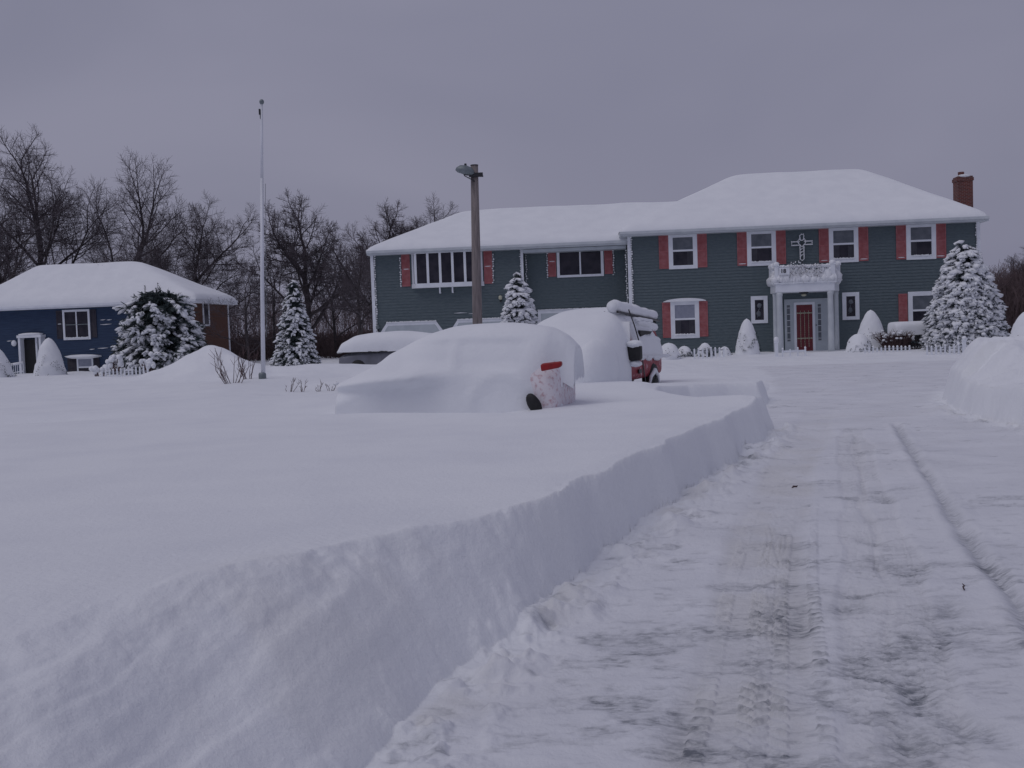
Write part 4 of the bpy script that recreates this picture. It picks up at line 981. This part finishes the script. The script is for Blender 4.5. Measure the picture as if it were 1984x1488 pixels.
# ------------------------------------------------------------------ snowy conifers
def conifer(name, label, u, Y, vtop, Rm, n, seed, prof, needle='needle', snow=1.0, sz=1.0, droop=.35, candles=0, ss=1.0, fingers=0, lop=0, jr=.72, nd=1.0, group='snow-covered evergreens', base=None, cat='tree'):
    p = PY(u, 660, Y); g = gz(p.x,p.y)-.15; H = PY(u,vtop,Y).z-g
    r = random.Random(seed); ND, S, T = MB(), MB(), MB()
    T.tube([(0,0,-.2),(0,0,H*.5),(0,0,H*.96)],[.10*H/4,.06*H/4,.015],8)
    for i in range(n):
        t = 1-(1-(i+.5)/n)**.5 if False else ((i+.5)/n)**1.55
        t = .02+.96*(1-((i+.5)/n))**1.0 if False else .03+.95*(1-math.sqrt(1-(i+.5)/n))
        az = i*2.39996+r.uniform(-.3,.3); rr = Rm*prof(t)*r.uniform(jr,1.06)*(1+lop*math.cos(az-.3)*(1-t)); z = H*t+r.uniform(-.08,.08)
        o = Vector((math.cos(az),math.sin(az),0)); s = sz*r.uniform(.7,1.25)*(.62+.38*min(1,prof(t)*1.6))
        tip = o*rr+Vector((0,0,z-droop*rr*.35)); root = o*rr*.25+Vector((0,0,z+.05))
        T.tube([root,root.lerp(tip,.6)+Vector((0,0,.05)),tip],[.014,.010,.004],3,cap=False)
        d = (tip-root).normalized()
        # needles fan all along the outer half
        for k in range(26):
            f = r.uniform(.35,1.05); b = root.lerp(tip,f); l = .17*s*nd*r.uniform(.7,1.3)
            dv = (d*.8+Vector((r.gauss(0,.7),r.gauss(0,.7),r.gauss(-.05,.55)))).normalized()
            sd = dv.cross(Vector((r.gauss(0,1),r.gauss(0,1),r.gauss(0,1)))).normalized()*.022*s
            ND.add([b-sd,b+sd,b+dv*l],[(0,1,2)])
            w2 = Vector((0,0,1)).cross(o)*r.uniform(-.26,.26)*s*f
            ND.add([b+w2-sd*1.6,b+w2+sd*1.6,b+w2+dv*l*.9],[(0,1,2)])
        if r.random() < snow:
            ang = math.atan2(d.y,d.x); tilt = math.asin(max(-1,min(1,d.z)))
            Mx = (Matrix.Rotation(ang,3,'Z')@Matrix.Rotation(-tilt+r.uniform(-.2,.2),3,'Y'))
            S.blob(root.lerp(tip,.78)+Vector((0,0,.045*s)), (.23*s*ss*r.uniform(.7,1.2),.14*s*ss*r.uniform(.7,1.3),.075*s*ss*r.uniform(.8,1.3)), r, .48, 10, 6, Mx)
            for k in range(fingers):
                fa = r.uniform(-.75,.75); m3 = Matrix.Rotation(ang+fa,3,'Z')@Matrix.Rotation(r.uniform(.1,.75),3,'Y'); fl = .17*s*r.uniform(.7,1.25)
                S.blob(root.lerp(tip,.85)+m3@Vector((fl*.9,0,0))+Vector((0,0,.02)), (fl,.052*s*r.uniform(.8,1.4),.045*s), r, .3, 7, 4, m3)
            if r.random() < .6:
                S.blob(root.lerp(tip,1.0)+Vector((0,0,-.01))+Vector((0,0,1)).cross(o)*r.uniform(-.16,.16)*s, (.11*s,.085*s,.06*s), r, .35, 7, 4, Mx)
    # dark inner body of foliage so no sky shows through the middle
    for i in range(int(n*9)):
        t = r.random()**1.3*.93; a = r.uniform(0,6.28); rr = Rm*prof(t)*.62*math.sqrt(r.random()); b = Vector((math.cos(a)*rr,math.sin(a)*rr,H*t))
        dv = Vector((r.gauss(0,1),r.gauss(0,1),r.gauss(0,.7))).normalized()*.22*sz; sd = dv.cross(Vector((r.gauss(0,1),r.gauss(0,1),r.gauss(0,1)))).normalized()*.05*sz
        ND.add([b-sd,b+sd,b+dv],[(0,1,2)])
    for i in range(candles):
        a = r.uniform(0,6.28); t = r.uniform(.62,.97); rr = Rm*prof(t)*r.uniform(0,.7); b = Vector((math.cos(a)*rr,math.sin(a)*rr,H*t*.97)); h = r.uniform(.25,.5)
        for k in range(40):
            f = r.random(); c = b+Vector((0,0,h*f)); dv = Vector((r.gauss(0,1),r.gauss(0,1),.7)).normalized()*.10; sd = dv.cross(Vector((0,0,1))).normalized()*.02
            ND.add([c-sd,c+sd,c+dv],[(0,1,2)])
    o = thing(name, label, cat, (p.x,p.y,g), 0, group)
    T.build('trunk', M['bark'], o); cr_ = ND.build('crown', M[needle], o)
    S.build('snow_cover', M['snowd'], cr_, True)
    return o
cone = lambda t: (1-t)**.85*.98+.03
fat = lambda t: (1-t**1.35)**.66*.99+.01
dome = lambda t: math.sqrt(max(0,1-(t*.98)**2.2))*(.92+.08*math.sin(t*9))
conifer('spruce_tree', 'large plump spruce caked in snow before the right end of the teal house', 1871, 44, 464, 1.72, 950, 3, fat, 'needle2', .96, 1.0, ss=1.38, fingers=2, nd=1.25, jr=.84)
conifer('spruce_tree', 'small rounded spruce thick with snow between wooden pole and van', 1006, 46, 522, .98, 460, 4, fat, 'needle', .95, .8, ss=1.4, fingers=2, nd=1.25)
conifer('spruce_tree', 'dark pointed spruce dusted with snow right of the flagpole', 573, 46, 538, 1.15, 560, 5, cone, 'needle', .72, .85, fingers=1, ss=.95)
conifer('pine_tree', 'broad bushy pine loaded with snow in front of the blue house', 308, 54, 556, 2.85, 400, 6, dome, 'needle', .97, 1.7, droop=.5, candles=40, fingers=5, ss=.72, lop=.12, jr=.5, nd=1.7)

# ------------------------------------------------------------------ snow-capped shrubs
def cone_shrub(label, u, Y, vtop, vb, wpx, seed, pw=.55, group='clipped evergreens wrapped in snow', name='cone_shrub', peek=30, top=1):
    p = PY(u,vb,Y); g = p.z-.25; H = PY(u,vtop,Y).z-g; Rb = wpx/2*Y/FPX
    r = random.Random(seed); o = thing(name, label, 'shrub', (p.x,p.y,g), 0, group)
    n, m = 30, 26; th = np.linspace(0,2*math.pi,n+1); t = np.linspace(0,1,m)
    TH, TT = np.meshgrid(th,t); pr = (1-TT**1.25)**pw if top else (1-TT**2)**.5
    nzz = 1+.10*fbm(np.cos(TH)*1.5+seed+TT*2, np.sin(TH)*1.5+TT*5, seed, 3)+.05*fbm(np.cos(TH)*5+seed, np.sin(TH)*5+TT*16, seed, 3)
    RR = Rb*pr*nzz; mb = gridmesh(RR*np.cos(TH), RR*np.sin(TH), TT*H)
    F_ = MB()
    for i in range(peek*14):
        tt = r.random()**2*.5; a = r.gauss(-math.pi/2+.5,.9); rr = Rb*(1-tt**1.25)**pw*r.uniform(.95,1.05)
        cl = vn(np.array([a*3.]),np.array([tt*7.+seed]),seed)[0]
        if cl < .55: continue
        b = Vector((rr*math.cos(a),rr*math.sin(a),.2+tt*H)); dv = Vector((math.cos(a),math.sin(a),r.gauss(0,.8))).normalized()*.07; sd = dv.cross(Vector((r.gauss(0,1),r.gauss(0,1),1))).normalized()*.022
        F_.add([b-sd,b+sd,b+dv],[(0,1,2)])
    F_.blob((0,0,H*.4),(Rb*.7,Rb*.7,H*.4),r,.05)
    f = F_.build('foliage', M['needle'], o); mb.build('snow_cover', M['snow'], f, True); return o
cone_shrub('tall snow-wrapped cone shrub beside the entry of the blue house', 98, 56, 654, 724, 62, 1)
cone_shrub('snow-wrapped cone shrub cut off by the left photo edge', -6, 54, 672, 728, 66, 2)
cone_shrub('pointed snow-wrapped cone shrub left of the portico', 1448, 47, 617, 678, 48, 3)
cone_shrub('wide snow-wrapped cone shrub right of the portico', 1688, 47, 600, 672, 62, 4)
cone_shrub('snow-wrapped cone shrub at the right edge beside the snow pile', 1990, 40, 602, 668, 74, 5)
cone_shrub('low round snow-capped bush between portico and cone shrub', 1664, 45.5, 646, 682, 52, 6, name='round_bush', top=0)
cone_shrub('low snow dome bush beside the red van', 1296, 45, 664, 690, 46, 7, name='round_bush', top=0, peek=5)
cone_shrub('small lumpy snow-capped bush under the lower left window', 1326, 46, 670, 690, 36, 8, name='round_bush', top=0, peek=26)
cone_shrub('small round snow-capped bush with brown twigs behind the pickets', 1366, 46, 664, 690, 34, 9, name='round_bush', top=0, peek=40)
cone_shrub('tiny snow heap bush left of the pointed cone shrub', 1404, 46, 671, 688, 28, 10, name='round_bush', top=0, peek=8)
# boxed hedge with a slab of snow
p = PY(1769,640,46); hz_ = PY(1769,622,46).z
hg = thing('hedge', 'square-topped hedge under a thick slab of snow beneath the lower right window', 'hedge', (p.x,p.y,.1))
q = MB(); r = random.Random(3)
for i in range(3500):
    b = Vector((r.uniform(-1.15,1.0),r.uniform(-.5,.5),r.uniform(0,hz_-.7))); dv = Vector((r.gauss(0,1),r.gauss(0,1),r.gauss(0,1))).normalized()*.11; sd = dv.cross(Vector((0,.3,1))).normalized()*.02; q.add([b-sd,b+sd,b+dv],[(0,1,2)])
f = q.build('foliage', M['twigb'], hg)
shell([(-1.0,.3,hz_-.25),(-.95,.55,hz_-.12),(-.7,.62,hz_-.1),(.5,.62,hz_-.1),(.95,.5,hz_-.2),(1.0,.3,hz_-.4)], n=24, e=.45, seed=4, amp=.05, m=30, zcut=hz_-.72).build('snow_cover', M['snow'], f, True)
# twiggy shrubs
def twigs(name, label, u, Y, vb, h, rad, n, seed, mt='stem', snow=.3, group=None, thick=.012, cat='shrub', zb=None):
    p = PY(u,vb,Y); z = gz(p.x,p.y)-.05 if zb is None else zb; r = random.Random(seed); q, S = MB(), MB()
    for i in range(n):
        a = r.uniform(0,6.28); k = math.sqrt(r.random())*rad*.35; b = Vector((math.cos(a)*k,math.sin(a)*k*.6,0))
        d = Vector((math.cos(a)*rad/h*.8,math.sin(a)*rad/h*.5,1)).normalized(); l = h*r.uniform(.5,1.0)
        m1 = b+d*l*.5+Vector((r.gauss(0,.04),0,0)); e = m1+(d+Vector((r.gauss(0,.25),r.gauss(0,.2),.1))).normalized()*l*.5
        q.tube([b,m1,e],[thick,thick*.8,thick*.35],4,cap=False)
        for j in range(4):
            t = r.uniform(.3,1); s = b.lerp(m1,t*2-.3) if t < .6 else m1.lerp(e,t-.3); dd = (d+Vector((r.gauss(0,.6),r.gauss(0,.5),.1))).normalized()
            q.tube([s,s+dd*l*r.uniform(.18,.38)],[thick*.6,thick*.3],3,cap=False)
        if r.random() < snow: S.blob(e,(.07,.06,.04),r)
    o = thing(name, label, cat, (p.x,p.y,z), 0, group); t = q.build('stems', M[mt], o)
    if S.v: S.build('snow_cover', M['snow'], t, True)
    return o
twigs('bare_shrub', 'brown twiggy shrub above the picket fence right of the portico', 1735, 45.5, 672, 1.0, .95, 300, 1, 'stem', .25, thick=.014)
twigs('bare_shrub', 'bare thin-stemmed shrub leaning out of the drift left of the flagpole', 452, 26, 738, 1.05, .68, 11, 22, 'stem', 0, thick=.010)
twigs('bare_shrub', 'small upright bare shrub touching the flagpole foot', 482, 27, 735, .9, .34, 8, 9, 'stem', 0, thick=.010)
for i,(u,v,h,l) in enumerate(((560,728,.42,'clump of dry stalks poking up nearest the flagpole'),(585,726,.40,'tuft of dry stalks second right of the flagpole'),(617,730,.34,'slanting dry stalks in the middle of the open drift'),(640,735,.32,'dry stalks left of the buried red car'),(662,738,.22,'last short dry stalks before the buried red car'))):
    twigs('dry_stalks', l, u, 25, v, h, .16, 5, 40+i, 'stem', .1, 'dry stalks poking through the snow', .007)
# low lumps of snow-covered shrubbery by the blue house
for i,(u,v,wpx,hh,l) in enumerate(((195,716,34,.55,'snow-covered knobbly shrub at the left end of the left picket fence'),(290,702,34,.5,'snow-covered knobbly shrub below the broad pine'),(222,700,26,.6,'lumpy snowy shrub behind the left picket fence'))):
    p = PY(u,v,50); o = thing('snowy_shrub', l, 'shrub', (p.x,p.y,p.z-.4), 0, 'snowy shrubs by the blue house'); q = MB(); r = random.Random(i); F_ = MB()
    for k in range(16): 
        x = r.uniform(-.5,.5)*wpx*50/FPX; zz = r.uniform(.2,hh); q.blob((x,r.uniform(-.2,.2),zz),(.12,.12,.13),r,.3); F_.tube([(x*.4,0,-.2),(x,0,zz)],.02,4)
    f = F_.build('stems', M['stem'], o); q.build('snow_cover', M['snow'], f, True)

# ------------------------------------------------------------------ picket fences
def fence(label, u0, u1, v0, v1, Y, z_bot, seed, gap=.17, h=.21):
    a = PY(u0,v0,Y); b = PY(u1,v1,Y); r = random.Random(seed)
    o = thing('picket_fence', label, 'fence', (a.x,a.y,a.z-h-.10), 0, 'white picket fences')
    d = b-a; n = int(d.length/gap); rl = MB()
    for zz in (.10,h-.12): rl.box((0,.02,zz),(d.x,.045,zz+.04))
    rl.build('rail', M['white'], o); sn_ = MB()
    for i in range(n+1):
        x = d.x*i/n; dz = d.z*i/n+r.uniform(-.015,.015)
        MB().prism([(x-.035,-.25),(x+.035,-.25),(x+.035,h-.05+dz),(x,h+dz),(x-.035,h-.05+dz)],-.012,.012).build('picket', M['white'], o)
        if r.random() < .8: sn_.blob((x,0,h+dz),(.045,.04,.05),r)
    sn_.build('snow_cover', M['snow'], o, True)
    return o
fence('low white picket fence in front of the blue house and pine', 197, 285, 714, 706, 49, 0, 1)
fence('short stretch of white picket fence under the lower left window', 1345, 1402, 671, 670, 44.5, 0, 2)
fence('low white pickets crossing before the portico door', 1516, 1560, 671, 669, 44, 0, 3, .25, .26)
fence('white picket fence in front of the brown twiggy shrub', 1676, 1762, 668, 667, 44, 0, 4)
fence('white picket fence at the foot of the large plump spruce', 1796, 1866, 667, 662, 41.5, 0, 5)
p = PY(1504,662,44); fo = thing('fence_post', 'single white fence post capped with a snow ball left of the portico', 'post', (p.x,p.y,p.z-.6))
MB().box((-.06,-.06,-.3),(.06,.06,.55)).box((-.08,-.08,.551),(.08,.08,.60)).build('post', M['white'], fo); MB().blob((0,0,.68),(.11,.11,.13),rng).build('snow_cap', M['snow'], fo, True)
p = PY(1868,658,41.5); fo = thing('fence_post', 'taller white fence post ending the fence beside the snow pile', 'post', (p.x,p.y,p.z-.6))
MB().box((-.06,-.06,-.3),(.06,.06,.55)).box((-.08,-.08,.551),(.08,.08,.60)).build('post', M['white'], fo); MB().blob((0,0,.66),(.09,.09,.09),rng).build('snow_cap', M['snow'], fo, True)

# small litter on the ploughed snow
for i,(u,v,l,a_) in enumerate(((1540,944,'small dark curled leaf lying on the ploughed snow left of the rut',.4),(1868,1146,'tiny dark twig lying on the packed snow near the right rut',1.2))):
    p = PZ(u,v,.0); p.z = gz(p.x,p.y)+.006
    q = MB(); q.tube([(-.035,0,0),(-.01,.006,.012),(.02,-.004,.01),(.04,.008,.018)],[.004,.011 if i == 0 else .005,.009 if i == 0 else .004,.002],5)
    o = q.build('dead_leaf' if i == 0 else 'twig', M['twigb'], None, True); o.location = p; o.rotation_euler = (0,0,a_); tag(o, l, 'leaf' if i == 0 else 'twig')
